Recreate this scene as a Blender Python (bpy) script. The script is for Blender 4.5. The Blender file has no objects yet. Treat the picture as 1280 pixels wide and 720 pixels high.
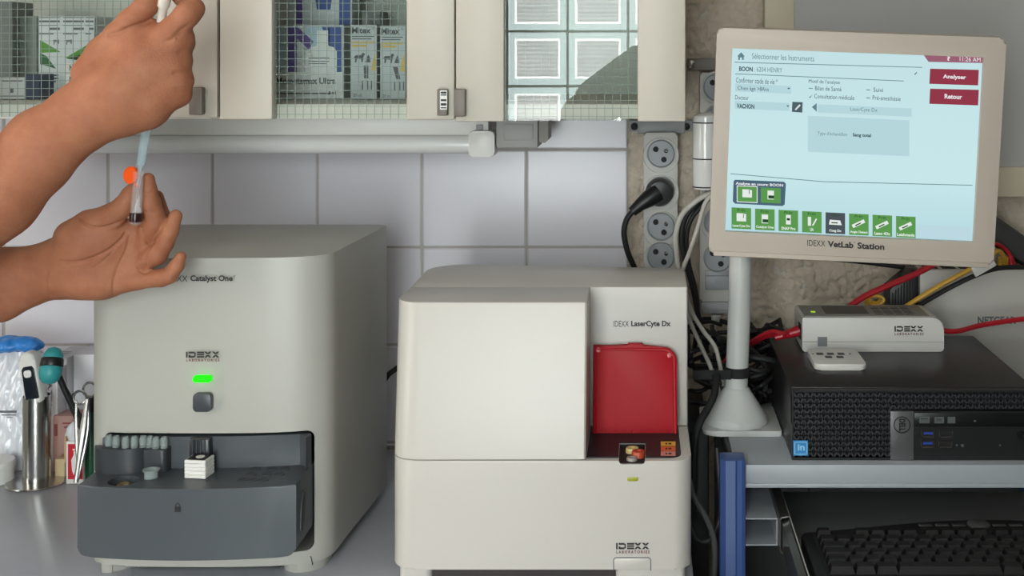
import bpy, bmesh, math, random
import numpy as np
from mathutils import Vector, Matrix

# ------------------------------------------------------------------ camera, world, lights, exposure
F, CX, CY, ZC = 1550.0, 800.0, 65.0, 1.5046      # focal length in pixels, principal point, lens height
scn = bpy.context.scene
COL = scn.collection
cam = bpy.data.cameras.new('camera')
cam.sensor_width = 36.0
cam.lens = 36.0 * F / 1280.0
cam.shift_x = -(CX - 640) / 1280.0
cam.shift_y = -(360 - CY) / 1280.0
cam.clip_start = 0.02
co = bpy.data.objects.new('camera', cam)
COL.objects.link(co)
co.location = (0, 0, ZC)
co.rotation_euler = (math.pi / 2, 0, 0)
scn.camera = co

world = bpy.data.worlds.new('world')
scn.world = world
world.use_nodes = True
world.node_tree.nodes['Background'].inputs[0].default_value = (0.75, 0.85, 1.0, 1)
world.node_tree.nodes['Background'].inputs[1].default_value = 0.6
WINDOW_GLOW = 15.0           # daylight through the glass-block window behind the camera
SIDE_GLOW = 7.0              # daylight through the window in the wall on the left
CEILING_FILL = 0.8           # soft fill from an unseen, added ceiling lamp

scn.view_settings.view_transform = 'Standard'
scn.view_settings.look = 'None'
scn.view_settings.exposure = -0.08
scn.view_settings.gamma = 1.0
scn.view_settings.use_curve_mapping = False

random.seed(7)
rng = np.random.default_rng(7)


def P(x, y, Y):
    """point seen at photograph pixel (x, y) at distance Y from the lens plane"""
    return Vector(((x - CX) * Y / F, Y, ZC - (y - CY) * Y / F))


def XX(x, Y): return (x - CX) * Y / F
def ZZ(y, Y): return ZC - (y - CY) * Y / F


# ------------------------------------------------------------------ materials
def srgb(r, g, b):
    def f(c):
        c /= 255.0
        return c / 12.92 if c <= 0.04045 else ((c + 0.055) / 1.055) ** 2.4
    return (f(r), f(g), f(b), 1)


MATS = {}


def mat(name, col, rough=0.5, metal=0.0, spec=0.5, noise=0.04, nscale=40, bump=0.0, bscale=300,
        emit=None, estr=0.0, coat=0.0, sss=0.0, trans=0.0, alpha=1.0, ior=1.5):
    if name in MATS:
        return MATS[name]
    m = bpy.data.materials.new(name)
    m.use_nodes = True
    nt = m.node_tree
    p = nt.nodes['Principled BSDF']
    c = srgb(*col)
    p.inputs['Roughness'].default_value = rough
    p.inputs['Metallic'].default_value = metal
    p.inputs['Specular IOR Level'].default_value = spec
    p.inputs['IOR'].default_value = ior
    p.inputs['Coat Weight'].default_value = coat
    p.inputs['Transmission Weight'].default_value = trans
    p.inputs['Alpha'].default_value = alpha
    if sss:
        p.inputs['Subsurface Weight'].default_value = sss
        p.inputs['Subsurface Radius'].default_value = (0.01, 0.004, 0.002)
        p.inputs['Subsurface Scale'].default_value = 0.6
    if emit:
        p.inputs['Emission Color'].default_value = srgb(*emit)
        p.inputs['Emission Strength'].default_value = estr
    tc = nt.nodes.new('ShaderNodeTexCoord')
    if noise:
        n = nt.nodes.new('ShaderNodeTexNoise')
        n.inputs['Scale'].default_value = nscale
        n.inputs['Detail'].default_value = 4
        nt.links.new(tc.outputs['Object'], n.inputs['Vector'])
        r = nt.nodes.new('ShaderNodeMix')
        r.data_type = 'RGBA'
        r.inputs[6].default_value = tuple(x * (1 - noise) for x in c[:3]) + (1,)
        r.inputs[7].default_value = tuple(min(1, x * (1 + noise)) for x in c[:3]) + (1,)
        nt.links.new(n.outputs['Fac'], r.inputs[0])
        nt.links.new(r.outputs[2], p.inputs['Base Color'])
    else:
        p.inputs['Base Color'].default_value = c
    if bump:
        n2 = nt.nodes.new('ShaderNodeTexNoise')
        n2.inputs['Scale'].default_value = bscale
        n2.inputs['Detail'].default_value = 3
        nt.links.new(tc.outputs['Object'], n2.inputs['Vector'])
        b = nt.nodes.new('ShaderNodeBump')
        b.inputs['Strength'].default_value = bump
        b.inputs['Distance'].default_value = 0.002
        nt.links.new(n2.outputs['Fac'], b.inputs['Height'])
        nt.links.new(b.outputs['Normal'], p.inputs['Normal'])
    MATS[name] = m
    return m


def emis(name, col, s):
    if name in MATS:
        return MATS[name]
    m = bpy.data.materials.new(name)
    m.use_nodes = True
    nt = m.node_tree
    nt.nodes.clear()
    o = nt.nodes.new('ShaderNodeOutputMaterial')
    e = nt.nodes.new('ShaderNodeEmission')
    e.inputs[0].default_value = srgb(*col)
    e.inputs[1].default_value = s
    nt.links.new(e.outputs[0], o.inputs[0])
    MATS[name] = m
    return m


def glass(name, tint, refl=0.05, rough=0.0):
    """thin clear pane: tinted pass-through with a mirror reflection that grows at grazing angles"""
    if name in MATS:
        return MATS[name]
    m = bpy.data.materials.new(name)
    m.use_nodes = True
    nt = m.node_tree
    nt.nodes.clear()
    o = nt.nodes.new('ShaderNodeOutputMaterial')
    t = nt.nodes.new('ShaderNodeBsdfTransparent')
    t.inputs[0].default_value = tint + (1,)
    g = nt.nodes.new('ShaderNodeBsdfGlossy')
    g.inputs['Roughness'].default_value = rough
    lw = nt.nodes.new('ShaderNodeLayerWeight')
    lw.inputs[0].default_value = 0.25
    mp = nt.nodes.new('ShaderNodeMapRange')
    mp.inputs['To Min'].default_value = refl
    mp.inputs['To Max'].default_value = 0.8
    nt.links.new(lw.outputs['Facing'], mp.inputs['Value'])
    pw = nt.nodes.new('ShaderNodeMath')
    pw.operation = 'POWER'
    pw.inputs[1].default_value = 3.0
    nt.links.new(lw.outputs['Facing'], pw.inputs[0])
    nt.links.new(pw.outputs[0], mp.inputs['Value'])
    x = nt.nodes.new('ShaderNodeMixShader')
    nt.links.new(mp.outputs[0], x.inputs[0])
    nt.links.new(t.outputs[0], x.inputs[1])
    nt.links.new(g.outputs[0], x.inputs[2])
    nt.links.new(x.outputs[0], o.inputs[0])
    MATS[name] = m
    return m


# ------------------------------------------------------------------ mesh helpers
class B:
    """collects shapes into one mesh"""
    def __init__(s):
        s.bm = bmesh.new()

    def add(s, verts, faces):
        vs = [s.bm.verts.new(v) for v in verts]
        for f in faces:
            try:
                s.bm.faces.new([vs[i] for i in f])
            except ValueError:
                pass
        return s

    def merge(s, t):
        t.verts.index_update()
        s.add([v.co.copy() for v in t.verts], [[v.index for v in f.verts] for f in t.faces])
        t.free()
        return s

    def box(s, x0, x1, y0, y1, z0, z1, bev=0.0, seg=2, M=None):
        t = bmesh.new()
        bmesh.ops.create_cube(t, size=1)
        for v in t.verts:
            v.co = Vector(((x0 + x1) / 2 + v.co.x * (x1 - x0), (y0 + y1) / 2 + v.co.y * (y1 - y0),
                           (z0 + z1) / 2 + v.co.z * (z1 - z0)))
        if bev:
            bmesh.ops.bevel(t, geom=t.edges[:], offset=bev, segments=seg, profile=0.5, affect='EDGES')
        if M is not None:
            t.transform(M)
        return s.merge(t)

    def tube(s, pts, r, n=10, caps=True):
        pts = [Vector(p) for p in pts]
        m = len(pts)
        rr = r if isinstance(r, (list, tuple)) else [r] * m
        up = None
        rings = []
        for i, p in enumerate(pts):
            t = (pts[min(i + 1, m - 1)] - pts[max(i - 1, 0)])
            if t.length < 1e-9:
                t = Vector((0, 0, 1))
            t.normalize()
            if up is None:
                up = t.orthogonal().normalized()
            else:
                up = (up - t * up.dot(t))
                up = up.normalized() if up.length > 1e-6 else t.orthogonal().normalized()
            w = t.cross(up)
            rings.append([p + (up * math.cos(a) + w * math.sin(a)) * rr[i]
                          for a in [2 * math.pi * k / n for k in range(n)]])
        vs = [v for R in rings for v in R]
        fs = []
        for i in range(m - 1):
            for k in range(n):
                fs.append((i * n + k, i * n + (k + 1) % n, (i + 1) * n + (k + 1) % n, (i + 1) * n + k))
        if caps:
            fs.append(tuple(reversed(range(n))))
            fs.append(tuple((m - 1) * n + k for k in range(n)))
        return s.add(vs, fs)

    def lathe(s, prof, c, n=32, axis=None, M=None):
        """profile of (radius, height) pairs turned about a vertical axis through c"""
        vs, fs = [], []
        m = len(prof)
        for (r, z) in prof:
            for k in range(n):
                a = 2 * math.pi * k / n
                v = Vector((r * math.cos(a), r * math.sin(a), z))
                if M is not None:
                    v = M @ v
                vs.append(v + Vector(c))
        for i in range(m - 1):
            for k in range(n):
                fs.append((i * n + k, i * n + (k + 1) % n, (i + 1) * n + (k + 1) % n, (i + 1) * n + k))
        fs.append(tuple(reversed(range(n))))
        fs.append(tuple((m - 1) * n + k for k in range(n)))
        return s.add(vs, fs)

    def prism(s, poly, a, b, axis='y', bev=0.0, seg=2):
        """polygon extruded along an axis: 'y' takes (x,z) pairs, 'z' takes (x,y), 'x' takes (y,z)"""
        def mk(p, t):
            return Vector((p[0], t, p[1])) if axis == 'y' else Vector((p[0], p[1], t)) if axis == 'z' else Vector((t, p[0], p[1]))
        t = bmesh.new()
        va = [t.verts.new(mk(p, a)) for p in poly]
        vb = [t.verts.new(mk(p, b)) for p in poly]
        n = len(poly)
        fa = t.faces.new(va)
        fb = t.faces.new(list(reversed(vb)))
        for i in range(n):
            t.faces.new((va[i], vb[i], vb[(i + 1) % n], va[(i + 1) % n]))
        if bev:
            es = list(set(list(fa.edges) + list(fb.edges)))
            bmesh.ops.bevel(t, geom=es, offset=bev, segments=seg, profile=0.5, affect='EDGES')
        bmesh.ops.recalc_face_normals(t, faces=t.faces[:])
        return s.merge(t)

    def ball(s, c, r, sub=3, sc=(1, 1, 1), M=None):
        t = bmesh.new()
        bmesh.ops.create_icosphere(t, subdivisions=sub, radius=r)
        for v in t.verts:
            q = Vector((v.co.x * sc[0], v.co.y * sc[1], v.co.z * sc[2]))
            v.co = (M @ q if M is not None else q) + Vector(c)
        return s.merge(t)

    def xf(s, M):
        s.bm.transform(M)
        return s


def arc(cx, cy, r, a0, a1, n=8):
    return [(cx + r * math.cos(math.radians(a0 + (a1 - a0) * i / n)), cy + r * math.sin(math.radians(a0 + (a1 - a0) * i / n)))
            for i in range(n + 1)]


def rrect(x0, x1, y0, y1, r, n=6):
    """rounded rectangle, one radius or four (x1y1, x0y1, x0y0, x1y0)"""
    if not isinstance(r, (list, tuple)):
        r = [r] * 4
    o = []
    for (cx, cy, a, q) in ((x1, y1, 0, r[0]), (x0, y1, 90, r[1]), (x0, y0, 180, r[2]), (x1, y0, 270, r[3])):
        sx = -1 if cx == x1 else 1
        sy = -1 if cy == y1 else 1
        o += arc(cx + sx * q, cy + sy * q, q, a, a + 90, n) if q > 0 else [(cx, cy)]
    return o


def spline(pts, n=8):
    """Catmull-Rom through the points"""
    pts = [Vector(p) for p in pts]
    q = [pts[0] * 2 - pts[1]] + pts + [pts[-1] * 2 - pts[-2]]
    o = []
    for i in range(1, len(q) - 2):
        a, b, c, d = q[i - 1:i + 3]
        for k in range(n):
            t = k / n
            o.append(0.5 * ((2 * b) + (c - a) * t + (2 * a - 5 * b + 4 * c - d) * t * t + (3 * b - a - 3 * c + d) * t ** 3))
    o.append(pts[-1])
    return o


def wloc(o):
    v = Vector((0, 0, 0))
    while o is not None:
        v += o.location
        o = o.parent
    return v


def obj(name, b, m, parent=None, loc=None, smooth=True, local=False, angle=35, kind=None):
    """one mesh object; shapes are given in room coordinates unless local"""
    bm = b.bm
    bmesh.ops.remove_doubles(bm, verts=bm.verts[:], dist=1e-6)
    bmesh.ops.recalc_face_normals(bm, faces=bm.faces[:])
    me = bpy.data.meshes.new(name)
    off = Vector((0, 0, 0))
    if parent is not None and not local:
        off = wloc(parent)
    elif loc is not None:
        off = Vector(loc)
    if off.length:
        bmesh.ops.translate(bm, verts=bm.verts[:], vec=-off)
    if smooth:
        ca = math.radians(angle)
        for f in bm.faces:
            f.smooth = True
        for e in bm.edges:
            if len(e.link_faces) == 2 and e.calc_face_angle(0) > ca:
                e.smooth = False
    bm.to_mesh(me)
    bm.free()
    for x in (m if isinstance(m, (list, tuple)) else [m]):
        me.materials.append(x)
    o = bpy.data.objects.new(name, me)
    COL.objects.link(o)
    if parent is not None:
        o.parent = parent
    elif loc is not None:
        o.location = loc
    if kind:
        o['kind'] = kind
    return o


def tag(o, label, cat, group=None):
    o['label'] = label
    o['category'] = cat
    if group:
        o['group'] = group
    return o


def thing(name, label, cat, loc, group=None, rot=None):
    o = bpy.data.objects.new(name, None)
    o.empty_display_size = 0.05
    COL.objects.link(o)
    o.location = loc
    if rot:
        o.rotation_euler = rot
    return tag(o, label, cat, group)


def struct(name, b, m, parent=None, smooth=False):
    o = obj(name, b, m, parent, smooth=smooth)
    if parent is None:
        o['kind'] = 'structure'
    return o


def dup(root, loc, label=None):
    r = root.copy()
    COL.objects.link(r)
    r.location = loc
    if label:
        r['label'] = label
    for ch in list(root.children):
        c = ch.copy()
        COL.objects.link(c)
        c.parent = r
        for g in ch.children:
            d = g.copy()
            COL.objects.link(d)
            d.parent = c
    return r


def boolean(b, cutter):
    """b minus cutter"""
    ms = []
    for q in (b, cutter):
        bmesh.ops.recalc_face_normals(q.bm, faces=q.bm.faces[:])
        me = bpy.data.meshes.new('cut')
        q.bm.to_mesh(me)
        q.bm.free()
        o = bpy.data.objects.new('cut', me)
        COL.objects.link(o)
        ms.append(o)
    md = ms[0].modifiers.new('b', 'BOOLEAN')
    md.operation = 'DIFFERENCE'
    md.solver = 'EXACT'
    md.object = ms[1]
    dg = bpy.context.evaluated_depsgraph_get()
    dg.update()
    me = bpy.data.meshes.new_from_object(ms[0].evaluated_get(dg))
    r = B()
    r.bm.from_mesh(me)
    for o in ms:
        d = o.data
        bpy.data.objects.remove(o)
        bpy.data.meshes.remove(d)
    bpy.data.meshes.remove(me)
    return r


_TXT = {}


def glyphs(s, bold):
    """outline of a word as flat triangles, unit-normalised: (verts, faces, width/height)"""
    k = (s, bold)
    if k not in _TXT:
        cu = bpy.data.curves.new('t', 'FONT')
        cu.body = s
        cu.resolution_u = 3
        cu.offset = 0.034 if bold else 0.0
        o = bpy.data.objects.new('t', cu)
        COL.objects.link(o)
        dg = bpy.context.evaluated_depsgraph_get()
        dg.update()
        me = bpy.data.meshes.new_from_object(o.evaluated_get(dg))
        v = np.array([w.co[:2] for w in me.vertices]) if len(me.vertices) else np.zeros((1, 2))
        lo, hi = v.min(0), v.max(0)
        _TXT[k] = ((v - lo) / np.maximum(hi - lo, 1e-6), [list(p.vertices) for p in me.polygons])
        bpy.data.objects.remove(o)
        bpy.data.curves.remove(cu)
        bpy.data.meshes.remove(me)
    return _TXT[k]


def text_quad(b, s, tl, tr, bl, lift=0.0004, bold=False):
    """flat lettering filling the parallelogram tl-tr-bl, lifted towards the viewer"""
    tl, tr, bl = Vector(tl), Vector(tr), Vector(bl)
    u, v = tr - tl, tl - bl
    nrm = u.cross(v).normalized()
    V, Fs = glyphs(s, bold)
    b.add([bl + u * float(p[0]) + v * float(p[1]) + nrm * lift for p in V], Fs)
    return b


def text_px(b, s, x0, x1, y0, y1, Y, bold=False, lift=0.0004):
    """lettering on an upright plane at distance Y, filling the pixel box"""
    return text_quad(b, s, P(x0, y0, Y), P(x1, y0, Y), P(x0, y1, Y), lift, bold)


def quad(b, tl, tr, br, bl, lift=0.0003, thick=0.0002):
    """thin printed patch"""
    tl, tr, br, bl = map(Vector, (tl, tr, br, bl))
    n = (tr - tl).cross(tl - bl).normalized()
    b.add([q + n * lift for q in (tl, tr, br, bl)], [(0, 1, 2, 3)])
    return b


def quad_px(b, x0, x1, y0, y1, Y, lift=0.0003):
    return quad(b, P(x0, y0, Y), P(x1, y0, Y), P(x1, y1, Y), P(x0, y1, Y), lift)


def poly_px(b, pts, Y, lift=0.0003):
    v = [P(x, y, Y - lift) for x, y in pts]
    b.add(v, [tuple(range(len(v)))])
    return b


def company_logo(name, x0, x1, y0, y1, Y, parent):
    """wide five-letter word mark with its split bars, and the small word below it"""
    b = B()
    w, h = (x1 - x0), (y1 - y0)
    def bar(a, c, t, u):
        quad_px(b, x0 + a * w, x0 + c * w, y0 + t * h, y0 + u * h, Y)
    def slant(a, c, t, u, wd):
        poly_px(b, [(x0 + a * w, y0 + t * h), (x0 + (a + wd) * w, y0 + t * h), (x0 + (c + wd) * w, y0 + u * h), (x0 + c * w, y0 + u * h)], Y)
    bar(0, .05, 0, 1)
    bar(.08, .25, 0, .3); bar(.08, .25, .7, 1); bar(.08, .13, .55, 1); bar(.25, .29, .12, .88)
    bar(.33, .54, 0, .28); bar(.33, .54, .38, .62); bar(.33, .54, .72, 1)
    for a in (.54, .77):
        slant(a, a + .075, 0, .42, .07); slant(a + .075, a, .58, 1, .07)
        slant(a + .15, a + .075, 0, .42, .07); slant(a + .075, a + .15, .58, 1, .07)
    o = obj('logo', b, mat('ink', (40, 38, 40), 0.6), parent, smooth=False)
    b = B()
    text_px(b, 'L A B O R A T O R I E S', x0 + .01 * w, x1, y0 + 1.18 * h, y0 + 1.65 * h, Y, True)
    obj('lettering', b, mat('ink_red', (112, 52, 55), 0.6), parent, smooth=False)
    return o
# ------------------------------------------------------------------ colours used all over
M_cream = mat('cream_laminate', (200, 192, 179), 0.45, noise=0.02, nscale=30, bump=0.05)
M_board = mat('white_board', (226, 222, 212), 0.5, noise=0.02)
M_tile = mat('white_glazed_tile', (218, 215, 221), 0.2, noise=0.02, nscale=6, spec=0.28)
M_grout = mat('grout', (176, 170, 165), 0.9, noise=0.1)
M_plain = mat('painted_wall', (196, 190, 182), 0.85, noise=0.03, nscale=8)
M_plaster = mat('rough_plaster', (200, 186, 169), 0.9, noise=0.2, nscale=70, bump=1.0, bscale=170)
M_floor = mat('grey_floor', (120, 118, 114), 0.5, noise=0.08, nscale=12)
M_black = mat('black_plastic', (24, 24, 26), 0.4, noise=0.05)
M_rubber = mat('black_rubber', (20, 20, 22), 0.55, noise=0.05)
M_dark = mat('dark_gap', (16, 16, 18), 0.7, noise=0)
M_steel = mat('brushed_steel', (190, 188, 184), 0.22, metal=1.0, noise=0.04, nscale=90)
M_zinc = mat('zinc_sheet', (168, 170, 172), 0.35, metal=0.6, noise=0.05)
M_white = mat('white_plastic', (222, 220, 215), 0.4, noise=0.015)
M_grey = mat('grey_plastic', (150, 152, 154), 0.45, noise=0.02)
M_ink = mat('ink', (40, 38, 40), 0.6, noise=0.02)

# ------------------------------------------------------------------ the room
YW = 1.90            # face of the back wall
YT = 1.893           # face of the tiles
XL, XR, YF, ZTOP = -2.3, 2.1, -0.87, 2.5
wall_back = struct('wall_back', B().box(XL, XR, YW + 0.006, YW + 0.12, 0, ZTOP), M_plain)
struct('floor', B().box(XL, XR, YF, YW + .006, -0.05, 0), M_floor)
struct('ceiling', B().box(XL, XR, YF, YW + .006, ZTOP, ZTOP + 0.05), mat('white_ceiling', (225, 223, 218), 0.9, noise=0.01))
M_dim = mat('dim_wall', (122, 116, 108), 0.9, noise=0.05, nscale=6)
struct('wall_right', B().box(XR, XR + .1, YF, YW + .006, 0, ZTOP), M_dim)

# the side wall on the left, with its own plain window
b = B()
wy0, wy1, wz0, wz1 = -0.75, 0.85, 0.95, 2.3
b.box(XL - .1, XL, YF, wy0, 0, ZTOP).box(XL - .1, XL, wy1, YW + .006, 0, ZTOP)
b.box(XL - .1, XL, wy0, wy1, 0, wz0).box(XL - .1, XL, wy0, wy1, wz1, ZTOP)
struct('wall_left', b, M_plain)
b = B()
for (y0, y1, z0, z1) in ((wy0, wy0 + .05, wz0, wz1), (wy1 - .05, wy1, wz0, wz1), (wy0, wy1, wz0, wz0 + .05), (wy0, wy1, wz1 - .05, wz1), (-.025, .025, wz0, wz1)):
    b.box(XL - .07, XL - .02, y0, y1, z0, z1)
w2 = struct('window_2', b, M_white)
struct('pane', B().box(XL - .05, XL - .045, wy0 + .05, wy1 - .05, wz0 + .05, wz1 - .05), emis('daylight_pane', (255, 250, 242), SIDE_GLOW), w2)

# wall behind the camera with the glass-block window that the cabinet door mirrors
BW, BH = 0.1917, 0.174
bx0, nbx, bz0, nbz = -0.2296 - 2 * BW, 4, ZC + 0.0656 - 5 * BH, 8
bx1, bz1 = bx0 + nbx * BW, bz0 + nbz * BH
b = B()
b.box(XL, bx0, YF - .1, YF, 0, ZTOP).box(bx1, XR, YF - .1, YF, 0, ZTOP)
b.box(bx0, bx1, YF - .1, YF, 0, bz0).box(bx0, bx1, YF - .1, YF, bz1, ZTOP)
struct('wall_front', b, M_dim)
b = B()
for i in range(nbx + 1):
    b.box(bx0 + i * BW - .004, bx0 + i * BW + .004, YF - .08, YF - .004, bz0, bz1)
for j in range(nbz + 1):
    b.box(bx0, bx1, YF - .08, YF - .0045, bz0 + j * BH - .004, bz0 + j * BH + .004)
w1 = struct('window_1', b, mat('white_mortar', (205, 214, 214), 0.8))


def ribbed(name, strength):
    """light coming through a block with horizontal ribs"""
    m = emis(name, (190, 214, 226), strength)
    nt = m.node_tree
    e = [n for n in nt.nodes if n.type == 'EMISSION'][0]
    tc = nt.nodes.new('ShaderNodeTexCoord')
    w = nt.nodes.new('ShaderNodeTexWave')
    w.bands_direction = 'Z'
    w.inputs['Scale'].default_value = 24
    w.inputs['Distortion'].default_value = 1.2
    nt.links.new(tc.outputs['Object'], w.inputs['Vector'])
    ns = nt.nodes.new('ShaderNodeTexNoise')
    ns.inputs['Scale'].default_value = 9
    geo = nt.nodes.new('ShaderNodeNewGeometry')
    nt.links.new(geo.outputs['Position'], ns.inputs['Vector'])
    cr = nt.nodes.new('ShaderNodeValToRGB')
    cr.color_ramp.elements[0].color = (.36, .40, .42, 1)
    cr.color_ramp.elements[1].color = (1.05, 1.05, 1.04, 1)
    ad = nt.nodes.new('ShaderNodeMath')
    ad.operation = 'MULTIPLY_ADD'
    ad.inputs[1].default_value = .45
    nt.links.new(w.outputs['Fac'], ad.inputs[0])
    ms = nt.nodes.new('ShaderNodeMath')
    ms.operation = 'MULTIPLY'
    ms.inputs[1].default_value = .8
    nt.links.new(ns.outputs['Fac'], ms.inputs[0])
    nt.links.new(ms.outputs[0], ad.inputs[2])
    nt.links.new(ad.outputs[0], cr.inputs[0])
    nt.links.new(cr.outputs[0], e.inputs[0])
    return m


M_rib = ribbed('ribbed_block_core', WINDOW_GLOW)
M_rim = emis('block_rim', (248, 250, 246), WINDOW_GLOW * 2.4)
M_shade = emis('block_edge', (206, 224, 224), WINDOW_GLOW * 1.4)
b = B()
hw, hh = BW / 2 - .004, BH / 2 - .004
def ring(b, w0, h0, y0, w1, h1, y1):
    b.add([(-w0, y0, -h0), (w0, y0, -h0), (w0, y0, h0), (-w0, y0, h0), (-w1, y1, -h1), (w1, y1, -h1), (w1, y1, h1), (-w1, y1, h1)],
          [(0, 1, 5, 4), (1, 2, 6, 5), (2, 3, 7, 6), (3, 0, 4, 7)])
ring(b, hw, hh, -.07, hw, hh, 0)
ring(b, hw, hh, 0, hw - .016, hh - .016, .004)
ring(b, hw - .016, hh - .016, .004, hw - .02, hh - .02, -.002)
ring(b, hw - .02, hh - .02, -.002, hw - .026, hh - .026, -.002)
b.add([(-hw + .026, -.002, -hh + .026), (hw - .026, -.002, -hh + .026), (hw - .026, -.002, hh - .026), (-hw + .026, -.002, hh - .026)], [(0, 1, 2, 3)])
blk = obj('glass_block', b, [M_shade, M_rim, M_rib], w1, local=True, smooth=False)
for p in blk.data.polygons:
    c = p.center
    p.material_index = 2 if p.index >= len(blk.data.polygons) - 1 else 0
    if abs(c.x) < hw - .018 and abs(c.z) < hh - .018 and p.area > .005:
        p.material_index = 2
    elif c.y > .001:
        p.material_index = 0
    elif -.0021 < c.y < 0.0011:
        p.material_index = 1
for i in range(nbx):
    for j in range(nbz):
        o = blk if i == j == 0 else blk.copy()
        if o is not blk:
            COL.objects.link(o)
        o.location = (bx0 + (i + .5) * BW, YF - .005, bz0 + (j + .5) * BH)

# unseen ceiling lamp, added as soft fill from above
t = thing('added_ceiling_lamp', 'long white ceiling lamp with a glowing diffuser, unseen, added as fill light', 'lamp', (-.2, 0.45, ZTOP))
obj('housing', B().box(-.9, .5, .33, .57, ZTOP - .05, ZTOP, .008), M_white, t)
obj('diffuser', B().box(-.88, .48, .35, .55, ZTOP - .075, ZTOP - .051, .008), emis('fill_diffuser', (255, 246, 232), CEILING_FILL), t)

# tiles, each its own piece
PX, PZ = 130.7 * YT / F, 122.3 * YT / F
tx0, tz0 = XX(658, YT), ZZ(187, YT)
cols = [(tx0 + k * PX, tx0 + (k + 1) * PX) for k in range(-8, 0)] + [(tx0, XX(785, YT))]
rows = [(tz0 - (k + 1) * PZ, tz0 - k * PZ) for k in range(-2, 4)]
g = .0016
shared = {}
for (x0, x1) in cols:
    for (z0, z1) in rows:
        z0 = max(z0, .901)
        key = (round(x1 - x0, 4), round(z1 - z0, 4))
        if key not in shared:
            w, h = (x1 - x0) / 2 - g, (z1 - z0) / 2 - g
            o = obj('tile', B().box(-w, w, 0, .010, -h, h, .0016, 1), M_tile, wall_back, local=True)
            shared[key] = o.data
        else:
            o = bpy.data.objects.new('tile', shared[key])
            COL.objects.link(o)
            o.parent = wall_back
        o.location = ((x0 + x1) / 2, YT + random.uniform(0, .0006), (z0 + z1) / 2)
        o.rotation_euler = (random.uniform(-.002, .002), 0, random.uniform(-.002, .002))
obj('grout_bed', B().box(cols[0][0], cols[-1][1], YT + .002, YW + .006, rows[-1][0], rows[0][1]), M_grout, wall_back)


# rough plaster to the right of the tiles, real relief
def fbm(nx, nz, cells, seed):
    r = np.random.default_rng(seed)
    out = np.zeros((nz, nx))
    for c, a in cells:
        gx, gz = int(nx / c) + 3, int(nz / c) + 3
        G = r.random((gz, gx))
        x = np.arange(nx) / c
        z = np.arange(nz) / c
        xi, zi = x.astype(int), z.astype(int)
        fx, fz = x - xi, z - zi
        fx, fz = fx * fx * (3 - 2 * fx), fz * fz * (3 - 2 * fz)
        A = G[np.ix_(zi, xi)] * (1 - fx) + G[np.ix_(zi, xi + 1)] * fx
        Bq = G[np.ix_(zi + 1, xi)] * (1 - fx) + G[np.ix_(zi + 1, xi + 1)] * fx
        out += a * (A * (1 - fz)[:, None] + Bq * fz[:, None])
    return out


px0, px1, pz0, pz1, st = XX(785, YT), .70, .88, 1.66, .003
nx, nz = int((px1 - px0) / st), int((pz1 - pz0) / st)
N = fbm(nx, nz, ((8, .4), (3.6, .5), (1.7, .35)), 3)
R = np.abs(fbm(nx, nz, ((5.2, 1.0), (2.3, .5)), 5) - .75)
D = .007 * N + .0075 * np.clip(R / .13, 0, 1)
D -= D.min()
xs = np.linspace(px0, px1, nx)
zs = np.linspace(pz0, pz1, nz)
verts = [(float(xs[i]), float(YW + .010 - min(D[j, i], .0185)), float(zs[j])) for j in range(nz) for i in range(nx)]
faces = [(j * nx + i, j * nx + i + 1, (j + 1) * nx + i + 1, (j + 1) * nx + i) for j in range(nz - 1) for i in range(nx - 1)]
obj('plaster', B().add(verts, faces), M_plaster, wall_back, angle=180)
b = B().box(px0, px1, YW, YW + .006, pz1, ZTOP - .001).box(px1, XR - .001, YW, YW + .006, 0.001, ZTOP - .001).box(px0, px1, YW, YW + .006, .001, pz0)
obj('plaster', b, M_plaster, wall_back)

# ------------------------------------------------------------------ counter
t = thing('worktop_counter', 'grey worktop on a base cabinet, under the two white analyzers', 'counter', (-.43, 1.55, 0))
M_top = mat('grey_worktop', (180, 182, 190), 0.28, noise=0.05, nscale=60)
XC0, XC1 = -.965, .062
obj('worktop', B().box(XC0, XC1, 1.19, YT - .003, .865, .9, .004), M_top, t)
obj('carcass', B().box(XC0 + .02, XC1 - .02, 1.24, YT - .01, .08, .864), M_cream, t)
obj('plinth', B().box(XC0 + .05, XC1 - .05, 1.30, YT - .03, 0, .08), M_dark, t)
for k in range(2):
    x0 = XC0 + .02 + k * .51
    d = obj('door', B().box(x0 + .004, x0 + .506, 1.221, 1.239, .09, .855, .003), M_cream, t)
    obj('handle', B().box(x0 + .2, x0 + .3, 1.205, 1.221, .80, .815, .003), M_grey, d)

# ------------------------------------------------------------------ wall cabinets
YD = 1.52
ZD1 = 2.03
M_wire = mat('wire', (150, 164, 158), 0.5, metal=0.0, noise=0)
M_pane = glass('wired_pane', (.93, .95, .94), 0.022)
M_pull = mat('brown_grey_pull', (118, 108, 100), 0.45)
M_inside = mat('cabinet_inside', (196, 200, 192), 0.6)


def carcass(name, x0, x1, label, zb):
    t = thing(name, label, 'cabinet', ((x0 + x1) / 2, 1.72, zb))
    y0, y1 = 1.544, YT - .002
    obj('side_panel', B().box(x0, x0 + .018, y0, y1, zb, ZD1, .001), M_cream, t)
    obj('side_panel', B().box(x1 - .018, x1, y0, y1, zb, ZD1, .001), M_cream, t)
    obj('bottom_board', B().box(x0 + .0185, x1 - .0185, y0, y1, zb, zb + .0185, .001), M_board, t)
    obj('top_board', B().box(x0 + .0185, x1 - .0185, y0, y1, ZD1 - .018, ZD1), M_board, t)
    obj('back_panel', B().box(x0 + .0185, x1 - .0185, y1 - .006, y1 - .001, zb + .019, ZD1 - .019), M_inside, t)
    obj('shelf', B().box(x0 + .019, x1 - .019, y0 + .03, y1 - .007, 1.70, 1.718), M_board, t)
    return t


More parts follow.
